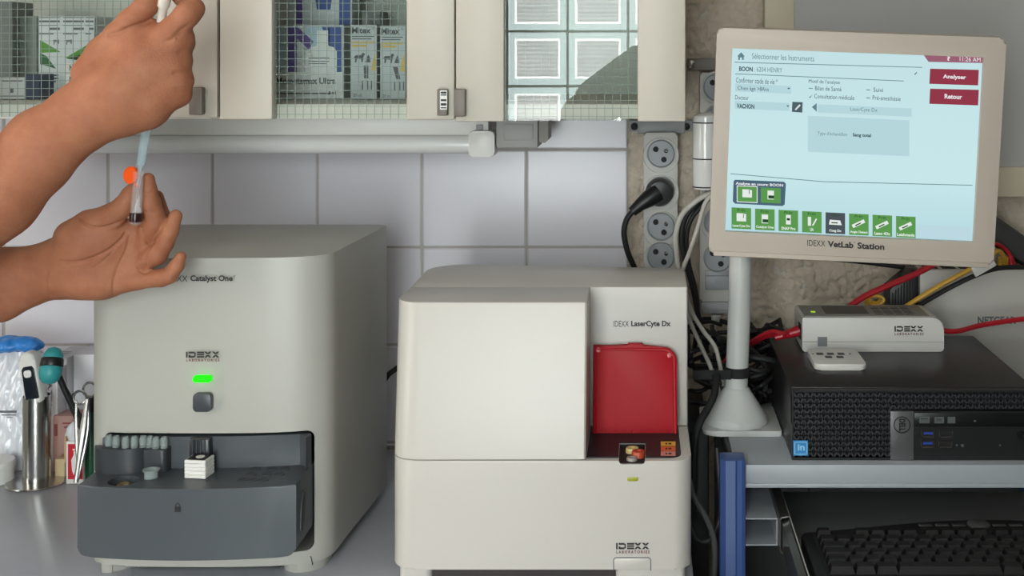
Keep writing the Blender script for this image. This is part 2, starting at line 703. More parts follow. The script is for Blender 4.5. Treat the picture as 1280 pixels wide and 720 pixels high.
def door(t, xa, xg0, xg1, xb, yb, handles, ybp=None):
    """framed door seen between pixels xa..xb with its pane between xg0..xg1"""
    z0 = ZZ(yb, YD)
    a, g0, g1, c = (XX(v, YD) for v in (xa, xg0, xg1, xb))
    d = obj('door', B().box(a, g0, YD, YD + .021, z0, ZD1, .002).box(g1, c, YD, YD + .021, z0, ZD1, .002)
            .box(g0, g1, YD, YD + .021, ZD1 - .06, ZD1), M_cream, t)
    zp = z0 + .0005
    obj('pane', B().box(g0 + .0002, g1 - .0002, YD + .007, YD + .011, zp, ZD1 - .061), M_pane, d)
    b = B()
    s = 10.0 * YD / F
    rw = .0003
    for k in range(1, int((g1 - g0) / s) + 1):
        x = g0 + (k - .45) * s
        b.box(x - rw, x + rw, YD + .0121, YD + .0129, zp, 1.80)
    for k in range(0, int((1.80 - zp) / s)):
        z = zp + (k + .55) * s
        b.box(g0 + .0005, g1 - .0005, YD + .0121, YD + .0129, z - rw, z + rw)
    obj('wire_grid', b, M_wire, d, smooth=False, kind='stuff')
    for (hx0, hx1, hy0, hy1) in handles:
        b = B().box(XX(hx0, YD), XX(hx1, YD), YD - .012, YD - .0003, ZZ(hy1, YD), ZZ(hy0, YD), .0015)
        obj('handle', b, M_pull, d)
    return d


xa0, xa1 = XX(274, YD), XX(857, YD)
zb = ZZ(150, YD)
cabA = carcass('wall_cabinet', xa0, xa1, 'cream wall cabinet with two wired-glass doors, above the tube lamp', zb)
d2 = door(cabA, 274.5, 340, 508, 568, 149.5, [(548, 561, 111, 144)])
# the small sticker on one pull
b = B()
quad_px(b, 550, 559, 113, 137, YD - .012)
st_ = obj('sticker', b, M_white, d2, smooth=False)
b = B()
for (y0, y1) in ((114.5, 117), (118, 119.5), (124, 126.5), (129, 132), (134, 135.5)):
    quad_px(b, 551, 558, y0, y1, YD - .0124)
d3 = door(cabA, 569.5, 630, 797, 857, 152, [(569, 583, 111, 145)])
o = obj('sticker', b, M_ink, d2, smooth=False)
cabB = carcass('wall_cabinet', -1.55, XX(273, YD), 'cream wall cabinet behind the raised hand, with boxes behind wired glass', zb)
door(cabB, -90, -30, 206, 271.5, 147, [(240, 257, 109, 143)])

# ------------------------------------------------------------------ things inside the cabinets
ZB = zb + .019
M_pack = mat('pack_white', (196, 202, 204), 0.5, noise=0.02)


def carton(name, label, x0, x1, y0, Y, depth, m, group=None, z0=None, cat='box', yb=None):
    """upright carton whose front shows between pixels x0..x1, top at y0"""
    z0 = ZB + .0003 if z0 is None else z0
    X0, X1, Z1 = XX(x0, Y), XX(x1, Y), ZZ(y0, Y)
    t = thing(name, label, cat, ((X0 + X1) / 2, Y + depth / 2, z0), group)
    obj('carton', B().box(X0, X1, Y, Y + depth, z0, Z1, .0008, 1), m, t)
    return t


M_blue = mat('print_blue', (52, 82, 150), .5)
M_violet = mat('print_violet', (98, 82, 150), .5)
M_pale = mat('print_pale', (176, 200, 214), .5)
M_teal = mat('print_teal', (120, 170, 180), .5)
M_yel = mat('print_yellow', (222, 190, 90), .5)
M_inkg = mat('print_grey', (96, 100, 104), .6)
M_green = mat('print_green', (80, 140, 50), .5)
M_green2 = mat('print_dark_green', (34, 92, 44), .5)

Ye = 1.70
t = carton('ear_drop_box', 'pale ear-drop box with a white bottle picture and violet and blue bands', 341, 430, 31, Ye, .05, M_pack)
b = B(); quad_px(b, 360, 371, 33, 90, Ye); poly_px(b, [(371, 33), (392, 52), (386, 62), (371, 48)], Ye); obj('print', b, M_violet, t, smooth=False)
b = B(); quad_px(b, 411, 427, 33, 90, Ye); poly_px(b, [(402, 33), (412, 33), (412, 60)], Ye); obj('print', b, M_blue, t, smooth=False)
b = B(); quad_px(b, 382, 404, 33, 58, Ye, .0002); quad_px(b, 345, 358, 33, 90, Ye); poly_px(b, [(416, 110), (428, 98), (428, 116)], Ye); obj('print', b, M_pale, t, smooth=False)
b = B(); poly_px(b, [(382, 92), (382, 64), (390, 59), (396, 57), (396, 38), (410, 38), (410, 57), (417, 59), (421, 64), (421, 92)], Ye, .0006)
quad_px(b, 342, 429, 90, 123, Ye, .0004)
obj('print', b, mat('print_white', (226, 228, 226), .5), t, smooth=False)
b = B(); text_px(b, 'Mometamax Ultra', 346, 420, 97, 105, Ye, True, .001); quad_px(b, 346, 414, 116, 117.5, Ye, .001); quad_px(b, 386, 412, 72, 73.5, Ye, .001); quad_px(b, 386, 412, 76, 77, Ye, .001); quad_px(b, 386, 408, 79, 80, Ye, .001)
text_px(b, '5 ml', 411, 420, 114, 118, Ye, True, .001)
obj('lettering', b, M_inkg, t, smooth=False)
t2 = carton('ear_drop_box', 'second ear-drop box standing higher up behind the violet and blue one', 346, 440, -62, Ye + .056, .05, M_pack)
yy = Ye + .056
b = B(); poly_px(b, [(388, -40), (420, -40), (413, 12), (396, 12)], yy); quad_px(b, 424, 438, -40, 32, yy); obj('print', b, M_blue, t2, smooth=False)
b = B(); quad_px(b, 370, 380, -40, 30, yy); obj('print', b, M_violet, t2, smooth=False)


def drops(x0, x1, y0, Y, lean, label):
    t = carton('ear_drop_carton', label, x0, x1, y0, Y, .035, M_pack, 'slim cartons with yellow bands in the cabinet')
    w = x1 - x0
    fx = lambda u: x0 + u * w
    b = B(); text_px(b, 'Mitex', fx(.06), fx(.78), y0 + 3, y0 + 11, Y, True, .0008)
    text_px(b, '®', fx(.82), fx(.93), y0 + 3, y0 + 6, Y, False, .0008)
    quad_px(b, fx(.06), fx(.9), y0 + 14, y0 + 15.2, Y, .0006); quad_px(b, fx(.06), fx(.8), y0 + 17, y0 + 18.2, Y, .0006)
    # dog and cat
    poly_px(b, [(fx(.12), y0 + 41), (fx(.2), y0 + 38), (fx(.4), y0 + 38), (fx(.46), y0 + 35), (fx(.56), y0 + 36), (fx(.5), y0 + 40), (fx(.46), y0 + 47), (fx(.42), y0 + 47), (fx(.4), y0 + 43), (fx(.26), y0 + 42), (fx(.22), y0 + 47), (fx(.17), y0 + 47), (fx(.17), y0 + 42)], Y, .0007)
    poly_px(b, [(fx(.56), y0 + 47), (fx(.62), y0 + 41), (fx(.68), y0 + 37), (fx(.74), y0 + 41), (fx(.76), y0 + 47)], Y, .0007)
    poly_px(b, [(fx(.5), y0 + 51), (fx(.68), y0 + 51), (fx(.68 + lean), y0 + 67), (fx(.52 + lean), y0 + 67)], Y, .0007)
    for s in (0, .2, .34):
        quad_px(b, fx(.44 + s + lean), fx(.48 + s + lean), y0 + 70, y0 + 81, Y, .0007)
    text_px(b, '20 ml', fx(.1), fx(.42), y0 + 86, y0 + 90, Y, False, .0007)
    obj('lettering', b, M_inkg, t, smooth=False)
    b = B(); quad_px(b, fx(.06), fx(.9), y0 + 21, y0 + 23.5, Y, .0006); quad_px(b, fx(.06), fx(.62), y0 + 25, y0 + 27.5, Y, .0006)
    poly_px(b, [(fx(.97), y0 + 34), (fx(.97), y0 + 58), (fx(.78), y0 + 56), (fx(.86), y0 + 44)], Y, .0006)
    obj('print', b, M_yel, t, smooth=False)


drops(438, 471, 31, 1.69, 0, 'slim white ear-drop carton with a yellow band, nearer the pale ear-drop box')
drops(475, 507, 32, 1.69, .12, 'slim white ear-drop carton with a yellow band, beside the door stile')

Yg = 1.72
t = carton('flea_tablet_box', 'white pet-medicine box with green leaf print, behind the wired glass', 48, 118, 20, Yg, .06, M_pack)
b = B()
poly_px(b, [(50, 50), (76, 65), (50, 66)], Yg)
poly_px(b, [(82, 72), (116, 52), (118, 66), (100, 74)], Yg)
obj('print', b, M_green, t, smooth=False)
b = B(); poly_px(b, [(50, 66), (58, 70), (70, 86), (50, 80)], Yg); poly_px(b, [(82, 73), (112, 66), (117, 76), (100, 76)], Yg); obj('print', b, M_green2, t, smooth=False)
b = B()
for x in (49, 79, 107):
    w = 26 if x < 100 else 10
    quad_px(b, x, x + w, 21, 22.5, Yg); quad_px(b, x, x + w, 25.5, 28, Yg); quad_px(b, x, x + w * .9, 31, 32.3, Yg); quad_px(b, x + w * .5, x + w, 34.5, 37.5, Yg)
    quad_px(b, x + w * .0, x + w * .7, 41, 43, Yg)
for x in (66, 82):
    poly_px(b, [(x, 50), (x + 8, 49.5), (x + 8, 51), (x + 7.5, 55), (x + 6.5, 55), (x + 6, 52.5), (x + 2.5, 52.5), (x + 2, 56), (x + 1, 56), (x + 1, 52)], Yg)
quad_px(b, 64, 73, 93, 95, Yg); quad_px(b, 64, 73, 97, 99, Yg); quad_px(b, 64, 70, 101, 103, Yg)
obj('lettering', b, M_inkg, t, smooth=False)
for (y0, s, lab, zz) in ((78, 'Noz', 'small white label carton, upper one of two in front of the leaf-print box', 1), (92, 'Noz', 'small white label carton, lower one of two in front of the leaf-print box', 0)):
    Yn = 1.66
    z0 = ZB + .0003 if not zz else ZZ(91.4, Yn)
    t = carton('label_carton', lab, 80, 106, y0, Yn, .045, M_white, z0=z0)
    b = B(); text_px(b, s, 87, 99, y0 + 3.5, y0 + 10, Yn, True, .0006); obj('lettering', b, M_inkg, t, smooth=False)
t = carton('vial_box', 'small navy box on the cabinet floor, beside the leaf-print box', 32, 50, 93, 1.68, .05, mat('navy_card', (34, 48, 78), .5))
t = carton('vial_box', 'low grey printed box on the cabinet floor, beside the navy box', -20, 31, 97, 1.68, .05, M_pack)
b = B(); quad_px(b, 2, 28, 100, 102, 1.68); quad_px(b, 13, 17, 110, 116, 1.68); quad_px(b, -10, 30, 119.5, 121, 1.68); obj('lettering', b, M_inkg, t, smooth=False)
t = carton('tall_box', 'tall dark grey box at the back, behind the low grey printed box', -10, 16, 2, 1.78, .06, mat('grey_card', (112, 122, 120), .6))
t = carton('tall_box', 'tall plain grey-green box at the back, beside the leaf-print box', 22, 46, 20, 1.80, .06, mat('grey_green_card', (140, 150, 146), .6))
t = carton('vial_box', 'grey carton behind the two slim cartons with yellow bands', 452, 476, 14, 1.78, .05, mat('grey_card2', (128, 132, 130), .6))

# ------------------------------------------------------------------ lamp under the cabinet
YLa = 1.76
zc_ = ZZ(180.5, YLa)
t = thing('tube_lamp', 'white unlit tube lamp fixed under the wall cabinet', 'lamp', (XX(350, YLa), YLa, zb))
M_lamp = mat('lamp_white', (226, 225, 220), 0.35, noise=0.01)
obj('housing', B().box(XX(92, YLa), XX(611, YLa), YLa - .002, YLa + .03, ZZ(169, YLa), zb - .0005, .002), M_lamp, t)
obj('tube', B().tube([P(96, 180.5, YLa), P(592, 180.5, YLa)], 11.6 * YLa / F, 32), mat('frosted_tube', (228, 228, 226), 0.16, noise=0.01, coat=.4), t)
e = obj('end_cap', B().prism(rrect(XX(588, YLa), XX(620, YLa), ZZ(195, YLa), ZZ(163, YLa), .006), YLa - .019, YLa + .02, bev=.002), M_lamp, t)
obj('clip', B().box(XX(596, YLa), XX(604, YLa), YLa - .006, YLa - .0025, ZZ(162, YLa), ZZ(155.5, YLa), .0005), M_grey, t)
obj('end_cap', B().prism(rrect(XX(84, YLa), XX(110, YLa), ZZ(195, YLa), ZZ(163, YLa), .006), YLa - .019, YLa + .02, bev=.002), M_lamp, t)
M_bal = mat('ballast_grey', (166, 165, 162), 0.5, noise=0.02)
o = obj('ballast_box', B().box(XX(622, YLa), XX(674, YLa), YLa - .02, YLa + .06, ZZ(184, YLa), zb - .0005, .003), M_bal, t)
obj('cover_plate', B().box(XX(632, YLa), XX(668, YLa), YLa - .0225, YLa - .0203, ZZ(174, YLa), ZZ(154, YLa), .0008), M_bal, o)
obj('bracket', B().prism([(XX(674.5, YLa), zb - .0005), (XX(686, YLa), zb - .0005), (XX(686, YLa), ZZ(174, YLa)), (XX(682, YLa), ZZ(178, YLa)), (XX(674.5, YLa), ZZ(177, YLa))], YLa - .012, YLa + .05), mat('bracket_grey', (130, 124, 118), .5), t)

# ------------------------------------------------------------------ socket strips on the plaster
M_strip = mat('strip_white', (190, 188, 182), 0.45, noise=0.02)
M_sock = mat('socket_grey', (150, 154, 158), 0.4, noise=0.02)


def socket(b_out, parent, x, y, Y, r=17.5):
    c = P(x, y, Y)
    R = r * Y / F
    Mr = Matrix.Rotation(math.pi / 2, 3, 'X')
    bb = B().lathe([(R, 0), (R, .004), (R * .93, .005), (R * .9, .001), (0.0005, .0012)], c, 28, M=Mr)
    o = obj('socket', bb, M_sock, parent)
    b = B()
    for (dx, dy) in ((-.36, -.32), (.22, .42)):
        q = P(x + dx * r, y + dy * r, Y)
        b.lathe([(.0042, 0), (.0042, .0028), (.0005, .0029)], q, 14, M=Mr)
    obj('contact_hole', b, M_dark, o, kind='stuff')
    b = B()
    q = P(x + .36 * r, y - .2 * r, Y)
    b.lathe([(.0035, 0), (.0028, .007), (.0005, .009)], q, 12, M=Mr)
    obj('earth_pin', b, M_steel, o)
    return o


Ys = 1.855
t = thing('socket_strip', 'white vertical socket strip with a black plug in its second socket', 'power strip', (XX(826, Ys), Ys + .02, ZZ(390, Ys)))
out = []
b = B().prism(rrect(XX(805, Ys), XX(847, Ys), ZZ(400, Ys), ZZ(166, Ys), .004), Ys + .001, Ys + .032, bev=.003)
for y in (192, 238, 283, 320, 357):
    b.lathe([(22.5 * Ys / F, 0), (22.5 * Ys / F, .033), (22 * Ys / F, .034), (.0005, .034)], P(826, y, Ys + .034), 28, M=Matrix.Rotation(math.pi / 2, 3, 'X'))
obj('body', b, M_strip, t)
for y in (192, 238, 283, 320, 357):
    socket(None, t, 826, y, Ys - .0005)
o = obj('mounting_bracket', B().box(XX(797, 1.88), XX(856, 1.88), Ys + .015, Ys + .034, ZZ(167, 1.87), ZZ(151, 1.87), .002)
        .box(XX(786, 1.88), XX(866, 1.88), Ys + .026, Ys + .034, ZZ(165, 1.87), ZZ(151, 1.87), .001), M_grey, t)
for x in (793, 858):
    obj('screw', B().lathe([(.0055, 0), (.0055, .004), (.0005, .006)], P(x, 158, Ys + .026), 14, M=Matrix.Rotation(math.pi / 2, 3, 'X')), M_black, o)

t = thing('socket_strip', 'white vertical socket strip with a switch, partly behind the monitor', 'power strip', (XX(897, Ys), Ys + .02, ZZ(390, Ys)))
b = B().prism(rrect(XX(875, Ys), XX(919, Ys), ZZ(377, Ys), ZZ(91, Ys), .004), Ys + .001, Ys + .032, bev=.003)
ys2 = (109, 150, 190, 232, 277, 322)
for y in ys2:
    b.lathe([(22 * Ys / F, 0), (22 * Ys / F, .033), (21.5 * Ys / F, .034), (.0005, .034)], P(897, y, Ys + .034), 28, M=Matrix.Rotation(math.pi / 2, 3, 'X'))
obj('body', b, M_strip, t)
for y in ys2:
    socket(None, t, 897, y, Ys - .0005, 18)
obj('end_cap', B().prism(rrect(XX(876, Ys), XX(918, Ys), ZZ(392, Ys), ZZ(377.5, Ys), [0, 0, .006, .006]), Ys + .002, Ys + .033, bev=.002), M_grey, t)
o = obj('switch_plate', B().box(XX(881, Ys), XX(915, Ys), Ys - .002, Ys + .0008, ZZ(362, Ys), ZZ(338, Ys), .0008), M_sock, t)
obj('rocker_switch', B().box(XX(882, Ys), XX(914, Ys), Ys - .006, Ys - .0022, ZZ(361, Ys), ZZ(344, Ys), .001)
    .lathe([(.0036, 0), (.0036, .0012), (.0026, .0012), (.0026, .0005), (.0003, .0005)], P(897, 352.5, Ys - .006), 16, M=Matrix.Rotation(math.pi / 2, 3, 'X')), M_sock, o)
o = obj('mounting_bracket', B().box(XX(859, 1.88), XX(925, 1.88), Ys + .02, Ys + .034, ZZ(88, 1.87), ZZ(73, 1.87), .001), mat('bracket_dark', (120, 112, 106), .5), t)
obj('screw', B().lathe([(.0058, 0), (.0058, .004), (.0005, .006)], P(864, 80, Ys + .02), 14, M=Matrix.Rotation(math.pi / 2, 3, 'X')), M_steel, o)

t = thing('power_plug', 'black mains plug in the socket strip, its cable hanging down', 'plug', P(824, 240, Ys - .02))
b = B().lathe([(.0185, 0), (.0205, .006), (.0205, .02), (.017, .03), (.0005, .033)], P(824, 239, Ys - .001), 28, M=Matrix.Rotation(math.pi / 2, 3, 'X'))
obj('plug_body', b, M_black, t)
b = B().tube([P(822, 241, Ys - .026), P(810, 249, Ys - .032), P(800, 256, Ys - .034), P(790, 265, Ys - .035)], [.014, .0125, .0095, .0075], 14)
obj('strain_relief', b, M_black, t)
obj('cable', B().tube(spline([P(790, 265, Ys - .035), P(783, 275, Ys - .035), P(780, 292, Ys - .034), P(785, 316, Ys - .03), P(796, 342, Ys - .02), P(806, 380, Ys), P(812, 430, Ys + .01)]), .0042, 10), M_rubber, t)
# ------------------------------------------------------------------ tall grey analyzer with a slide-out drawer
M_anl = mat('analyzer_grey', (174, 172, 164), 0.38, noise=0.012, nscale=25, bump=0.03, bscale=900)
M_drw = mat('slate_plastic', (69, 74, 79), 0.42, noise=0.02, nscale=30, bump=0.03, bscale=900)
M_drw2 = mat('slate_dark', (50, 54, 58), 0.4, noise=0.02)
ZT = .9
yb_, yr_ = 1.42, 1.715
xl_, xr_ = -.645, -.357
t = thing('blood_chemistry_analyzer', 'tall grey analyzer with a dark slide-out drawer and a glowing green light', 'analyzer', (-.5035, 1.56, ZT))
CHEM = t


def quarter(cx, cy, rx, ry, a0, a1, n=12):
    return [(cx + rx * math.cos(math.radians(a0 + (a1 - a0) * i / n)), cy + ry * math.sin(math.radians(a0 + (a1 - a0) * i / n))) for i in range(n + 1)]


def chem_plan(ins=0.0):
    key = [(-.590, 1.4245), (-.50, 1.423), (-.44, 1.4245), (-.415, 1.427), (-.395, 1.431), (-.380, 1.437), (-.3695, 1.446), (-.3630, 1.458), (-.3600, 1.475), (-.3575, 1.52), (-.350, 1.62)]
    pl = [tuple(p[:2]) for p in spline([(x, y, 0) for x, y in key], 3)]
    pl += arc(-.345 - .012, 1.70 - .012, .012, 0, 90, 5) + arc(-.645 + .012, 1.70 - .012, .012, 90, 180, 5)
    key = [(-.645, 1.56), (-.6445, 1.49), (-.642, 1.462), (-.636, 1.445), (-.625, 1.433), (-.610, 1.427)]
    pl += [tuple(p[:2]) for p in spline([(x, y, 0) for x, y in key], 3)]
    if ins:
        cx_, cy_ = -.5, 1.56
        pl = [(cx_ + (x - cx_) * (1 - ins * 6), cy_ + (y - cy_) * (1 - ins * 6)) for x, y in pl]
    return pl


zt_ = ZC - .2365
zb0 = ZT + .0135
body = B().prism(chem_plan(), zb0, zt_, 'z', bev=.0025)
xo0, xo1 = XX(130, 1.428), XX(393, 1.438)
zo0, zo1 = ZZ(690, 1.43), ZZ(541, 1.425)
cut = B().prism(rrect(xo0, xo1, zo0, zo1, .009), yb_ - .05, yb_ + .2)
body = boolean(body, cut)
bo = obj('housing', body, M_anl, t, angle=25)
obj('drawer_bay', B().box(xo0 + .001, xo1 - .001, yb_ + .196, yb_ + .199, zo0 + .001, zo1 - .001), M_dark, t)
for (x0, x1) in ((xl_ + .012, xl_ + .05), (-.418, xr_ - .012)):
    pl = [p for p in chem_plan(.006)]
    xm0, xm1 = x0, x1
    pts = rrect(x0, x1, yb_ + .02, yb_ + .075, [.01, .01, .02, .03])
    obj('foot', B().prism(pts, ZT, zb0 + .001, 'z'), M_anl, t)
    obj('foot', B().prism(rrect(x0, x1, yr_ - .05, yr_ - .012, .01), ZT, zb0 + .001, 'z'), M_anl, t)
obj('underside_shade', B().box(xl_ + .06, -.42, yb_ + .03, yr_ - .06, ZT + .002, zb0 - .0005), M_dark, t)  # near-black filler stands for the shade in the gap below the housing
# panel seam low on the right
b = B(); yy_ = 1.4375
b.tube([P(386, 692, yy_ - .001), P(389, 697, yy_ - .001), P(391, 706, yy_ - .001)], .0006, 6)
obj('seam', b, M_dark, bo)
company_logo('logo', 232.5, 274.5, 439.5, 447, yb_ - .0038, t)
b = B(); text_px(b, 'IDEXX', 207, 234.5, 344.5, 352, yb_ - .0035)
text_px(b, 'Catalyst One', 238, 291, 344, 353.5, yb_ - .0036, True)
text_px(b, 'TM', 291.5, 294.5, 344, 346, yb_ - .0034)
obj('lettering', b, M_ink, t, smooth=False)
obj('status_light', B().prism(rrect(XX(243, yb_), XX(265, yb_), ZZ(476.5, yb_), ZZ(469, yb_), .002), yb_ - .006, yb_ + .001, bev=.0008), emis('green_led', (40, 255, 30), 1.5), t)
obj('button', B().prism(rrect(XX(243.5, yb_), XX(266, yb_), ZZ(513, yb_), ZZ(490.5, yb_), .004), yb_ - .0065, yb_ + .001, bev=.0008), mat('button_dark', (62, 66, 72), .4), t)

# the drawer
zd0, zd1 = ZZ(699, 1.356), 1.028
dx0, dx1 = -.6195, -.3787
n = 12
front = [(dx0 + (dx1 - dx0) * i / n, 1.3655 - .0135 * math.sin(math.pi * (i + .001) / (n + .002)) ** .7) for i in range(n + 1)]
plan = front + [(dx1 - .0005, 1.39), (dx1 - .001, 1.50), (xo0 + .001, 1.50), (xo0 + .001, 1.417), (dx0, 1.415)]
b = B().prism(plan, zd0, zd1, 'z', bev=.0018)
for (cx, s) in ((dx0, 1), (dx1, -1)):
    for (d, a) in ((.0042, 45), (.0022, 22), (.0022, 68)):
        ca, sa = math.cos(math.radians(a)), math.sin(math.radians(a))
        nrm = Vector((-s * ca, 0, -sa))
        co_ = Vector((cx + s * .012, 0, zd0 + .012)) + nrm * .0122
        bmesh.ops.bisect_plane(b.bm, geom=b.bm.verts[:] + b.bm.edges[:] + b.bm.faces[:], plane_co=co_, plane_no=nrm, clear_outer=True)
        bmesh.ops.holes_fill(b.bm, edges=[e for e in b.bm.edges if len(e.link_faces) == 1], sides=0)
# round well in the tray
wc = P(155, 600, 0)
Yw_ = (ZC - zd1) * F / (600.5 - CY)
Xw_ = XX(155, Yw_)
cyl = B().lathe([(.0165, zd1 - .018), (.0165, zd1 + .01)], (Xw_, Yw_ - .001, 0), 28)
b = boolean(b, cyl)
dr = obj('drawer', b, M_drw, t, angle=30)
obj('well_cup', B().lathe([(.0155, zd1 - .0175), (.0155, zd1 - .014), (.009, zd1 - .016), (.0085, zd1 - .005), (.006, zd1 - .003), (.0005, zd1 - .0028)], (Xw_, Yw_ - .001, 0), 24), mat('brass', (200, 170, 110), .25, metal=1.0), dr)
# upright wall at the back of the tray
cl = [(xo0 + .003, 1.417), (-.56, 1.419), (-.50, 1.420), (-.45, 1.422), (-.41, 1.428), (-.393, 1.432), (-.386, 1.427), (-.3815, 1.415)]
pl = cl + [(x + .0035, y + .012) for x, y in reversed(cl)]
obj('tray_wall', B().prism(pl, zd1 - .001, 1.0640, 'z', bev=.001), M_drw, dr)
# rack with clear pipette tips
zr = 1.0555
c0 = (XX(150, 1.41), 1.418)
rk = B().prism(quarter(c0[0], c0[1], .0315, .019, 180, 360, 20) + [(c0[0] + .0315, 1.4185), (c0[0] - .0315, 1.4185)], zd1 - .0005, zr, 'z', bev=.0012)
rk.prism(rrect(c0[0] + .029, c0[0] + .055, 1.403, 1.4185, [.001, .001, .002, .006]), zd1 - .0005, zr - .0015, 'z', bev=.001)
rack = obj('tip_rack', rk, M_drw2, dr)
M_tip = glass('clear_plastic', (.80, .86, .86), .12, .1)
M_tipd = mat('tip_plastic', (168, 180, 178), .2, noise=.02, alpha=.42)
first = None
for k, (x, dy) in enumerate(((136, 1.413), (145, 1.409), (157, 1.4065), (168, 1.4075), (179, 1.4095), (187, 1.413), (195, 1.4095), (205, 1.4105))):
    z = zr - (.0015 if x > 183 else 0)
    if first is None:
        b = B().lathe([(.0040, .0003), (.0044, .0098), (.0032, .0101), (.0033, .0126), (.0026, .0126), (.0028, .003), (.0005, .003)], (0, 0, 0), 14)
        first = obj('pipette_tip', b, M_tipd, rack, local=True)
        o = first
    else:
        o = first.copy(); COL.objects.link(o)
    o.location = Vector((XX(x, dy), dy, z)) - wloc(rack)
# clear ring cup
Yc_ = 1.388
b = B().lathe([(.0075, zd1 + .0002), (.0075, zd1 + .007), (.0095, zd1 + .0085), (.0095, zd1 + .0094), (.0068, zd1 + .0094), (.0066, zd1 + .001), (.0005, zd1 + .001)], (XX(189, Yc_), Yc_, 0), 24)
obj('sample_cup', b, M_tipd, dr)
# clip and slides
obj('slide_clip', B().box(XX(237, 1.41), XX(262, 1.41), 1.4085, 1.4185, zd1 + .0002, 1.0645, .001), mat('clip_black', (34, 38, 44), .3), dr)
for k in range(5):
    x = XX(243, 1.40)
for k, x in enumerate((240, 245, 250, 255, 260)):
    pass
b = B()
for x in (241, 246, 251, 256, 261):
    b.box(XX(x, 1.408) - .0007, XX(x, 1.408) + .0007, 1.4070, 1.4084, zd1 + .018, 1.0640)
obj('ridge', b, M_drw2, dr, kind='stuff')
# embossed pads
pad = None
for (x, y) in ((319, 586), (340, 586), (356, 586), (314, 593), (333, 593), (349, 593), (303, 600), (316, 600), (329, 600)):
    Yp = (ZC - zd1) * F / (y - CY)
    if pad is None:
        pad = obj('embossed_pad', B().lathe([(.0062, 0), (.0058, .0006), (.003, .0002), (.0005, .0002)], (0, 0, 0), 16), M_drw2, dr, local=True)
        o = pad
    else:
        o = pad.copy(); COL.objects.link(o)
    o.location = Vector((XX(x, Yp), Yp, zd1)) - wloc(dr)
# padlock mark on the drawer front
b = B(); Yk = 1.3515
poly_px(b, rrect(218.3, 226.0, 633.2, 640, .6, 3), Yk)
poly_px(b, [(219.3, 633.5), (219.3, 631), (220.4, 629.2), (222.1, 628.6), (223.9, 629.2), (225, 631), (225, 633.5), (223.8, 633.5), (223.8, 631.2), (223.1, 630.2), (222.1, 629.9), (221.2, 630.2), (220.5, 631.2), (220.5, 633.5)], Yk)
obj('padlock_mark', b, mat('padlock_ink', (22, 24, 28), .6), dr, smooth=False)
# recess in the side of the drawer
obj('side_grip', B().prism([(1.381, .972), (1.394, .966), (1.408, .978), (1.408, 1.002), (1.394, 1.012), (1.384, .996)], dx1 - .001, dx1 + .0012, 'x', bev=.0006), M_drw2, dr)

# stack of white slides, resting in the tray
st = thing('test_slide_stack', 'small stack of white test slides in the dark drawer tray', 'slides', (XX(249, 1.394), 1.395, zd1))
Ms = Matrix.Rotation(math.radians(-7), 4, 'Z')
for k in range(5):
    b = B().box(-.0125, .0125, -.011, .011, .0003 + k * .0041, .0003 + k * .0041 + .0039, .0006, 1, M=Ms)
    obj('slide', b, M_white, st, local=True)
obj('slide_cover', B().box(-.0105, .0105, -.0095, .0105, .0209, .0213, 0, 1, M=Ms), M_black, st, local=True)
obj('spot', B().lathe([(.005, .0214), (.005, .0217), (.0003, .0217)], (0.001, 0, 0), 20), M_white, st, local=True)

# ------------------------------------------------------------------ wide white analyzer with the red flap
M_las = mat('analyzer_white', (197, 192, 185), 0.35, noise=0.01, nscale=25, bump=0.02, bscale=900)
Y0, YR = 1.40, 1.528
lx0, lx1 = -.283, .0585
t = thing('hematology_analyzer', 'wide white boxy analyzer with a red flap over its sample port', 'analyzer', (-.11, 1.53, ZT))
HEM = t
zl0, zl1, zl2 = ZZ(712, Y0), ZZ(575.5, Y0), ZC - .2894


def hplan(y0, ins=0.0):
    return quarter(lx1 - .02, y0 + .02, .02, .02, -90, 0, 8) + [(lx1, 1.63)] + arc(lx1 - .012, 1.648, .012, 0, 90, 4) + \
        arc(lx0 + .05, 1.64, .05, 90, 180, 10) + quarter(lx0 + .03, y0 + .035, .03, .035, 180, 270, 10)


b = B().prism(hplan(Y0), zl0, zl1 - .0004, 'z', bev=.002)
nx0, nx1 = XX(773.5, Y0), XX(806.5, Y0)
notch = B().prism(rrect(nx0, nx1, ZZ(580.5, Y0), zl1 + .03, [0, 0, .004, .004]), Y0 - .02, Y0 + .06)
b = boolean(b, notch)
lower = obj('lower_housing', b, M_las, t, angle=30)
up = [(lx1 - .0015, YR), (lx1, YR + .0015), (lx1, 1.63)] + arc(lx1 - .012, 1.648, .012, 0, 90, 4) + arc(lx0 + .05, 1.64, .05, 90, 180, 10) + [(lx0, YR)]
upper = obj('upper_housing', B().prism(up, zl1 + .0004, zl2, 'z', bev=.0015), M_las, t, angle=30)
lobe = quarter(lx0 + .03, Y0 + .035, .03, .035, 180, 270, 10) + [(-.0635, Y0), (-.0615, Y0 + .002), (-.0615, YR - .0005), (lx0, YR - .0005)]
b = B().prism(lobe, zl1 + .0004, zl2, 'z', bev=.0018)
for v in b.bm.verts:
    f = (v.co.z - zl1) / (zl2 - zl1)
    w = max(0, min(1, (YR - v.co.y) / (YR - Y0)))
    v.co.y += .033 * f * w
obj('front_door', b, M_las, t, angle=30)
obj('foot', B().prism(rrect(XX(497, Y0), XX(538, Y0), Y0 + .008, Y0 + .06, .008), ZT, zl0 + .001, 'z'), M_las, t)
obj('foot', B().prism(rrect(XX(769, Y0), XX(857, Y0), Y0 + .008, Y0 + .06, .008), ZT, zl0 + .001, 'z'), M_las, t)
obj('foot', B().prism(rrect(lx0 + .02, lx0 + .06, 1.58, 1.63, .008), ZT, zl0 + .001, 'z'), M_las, t)
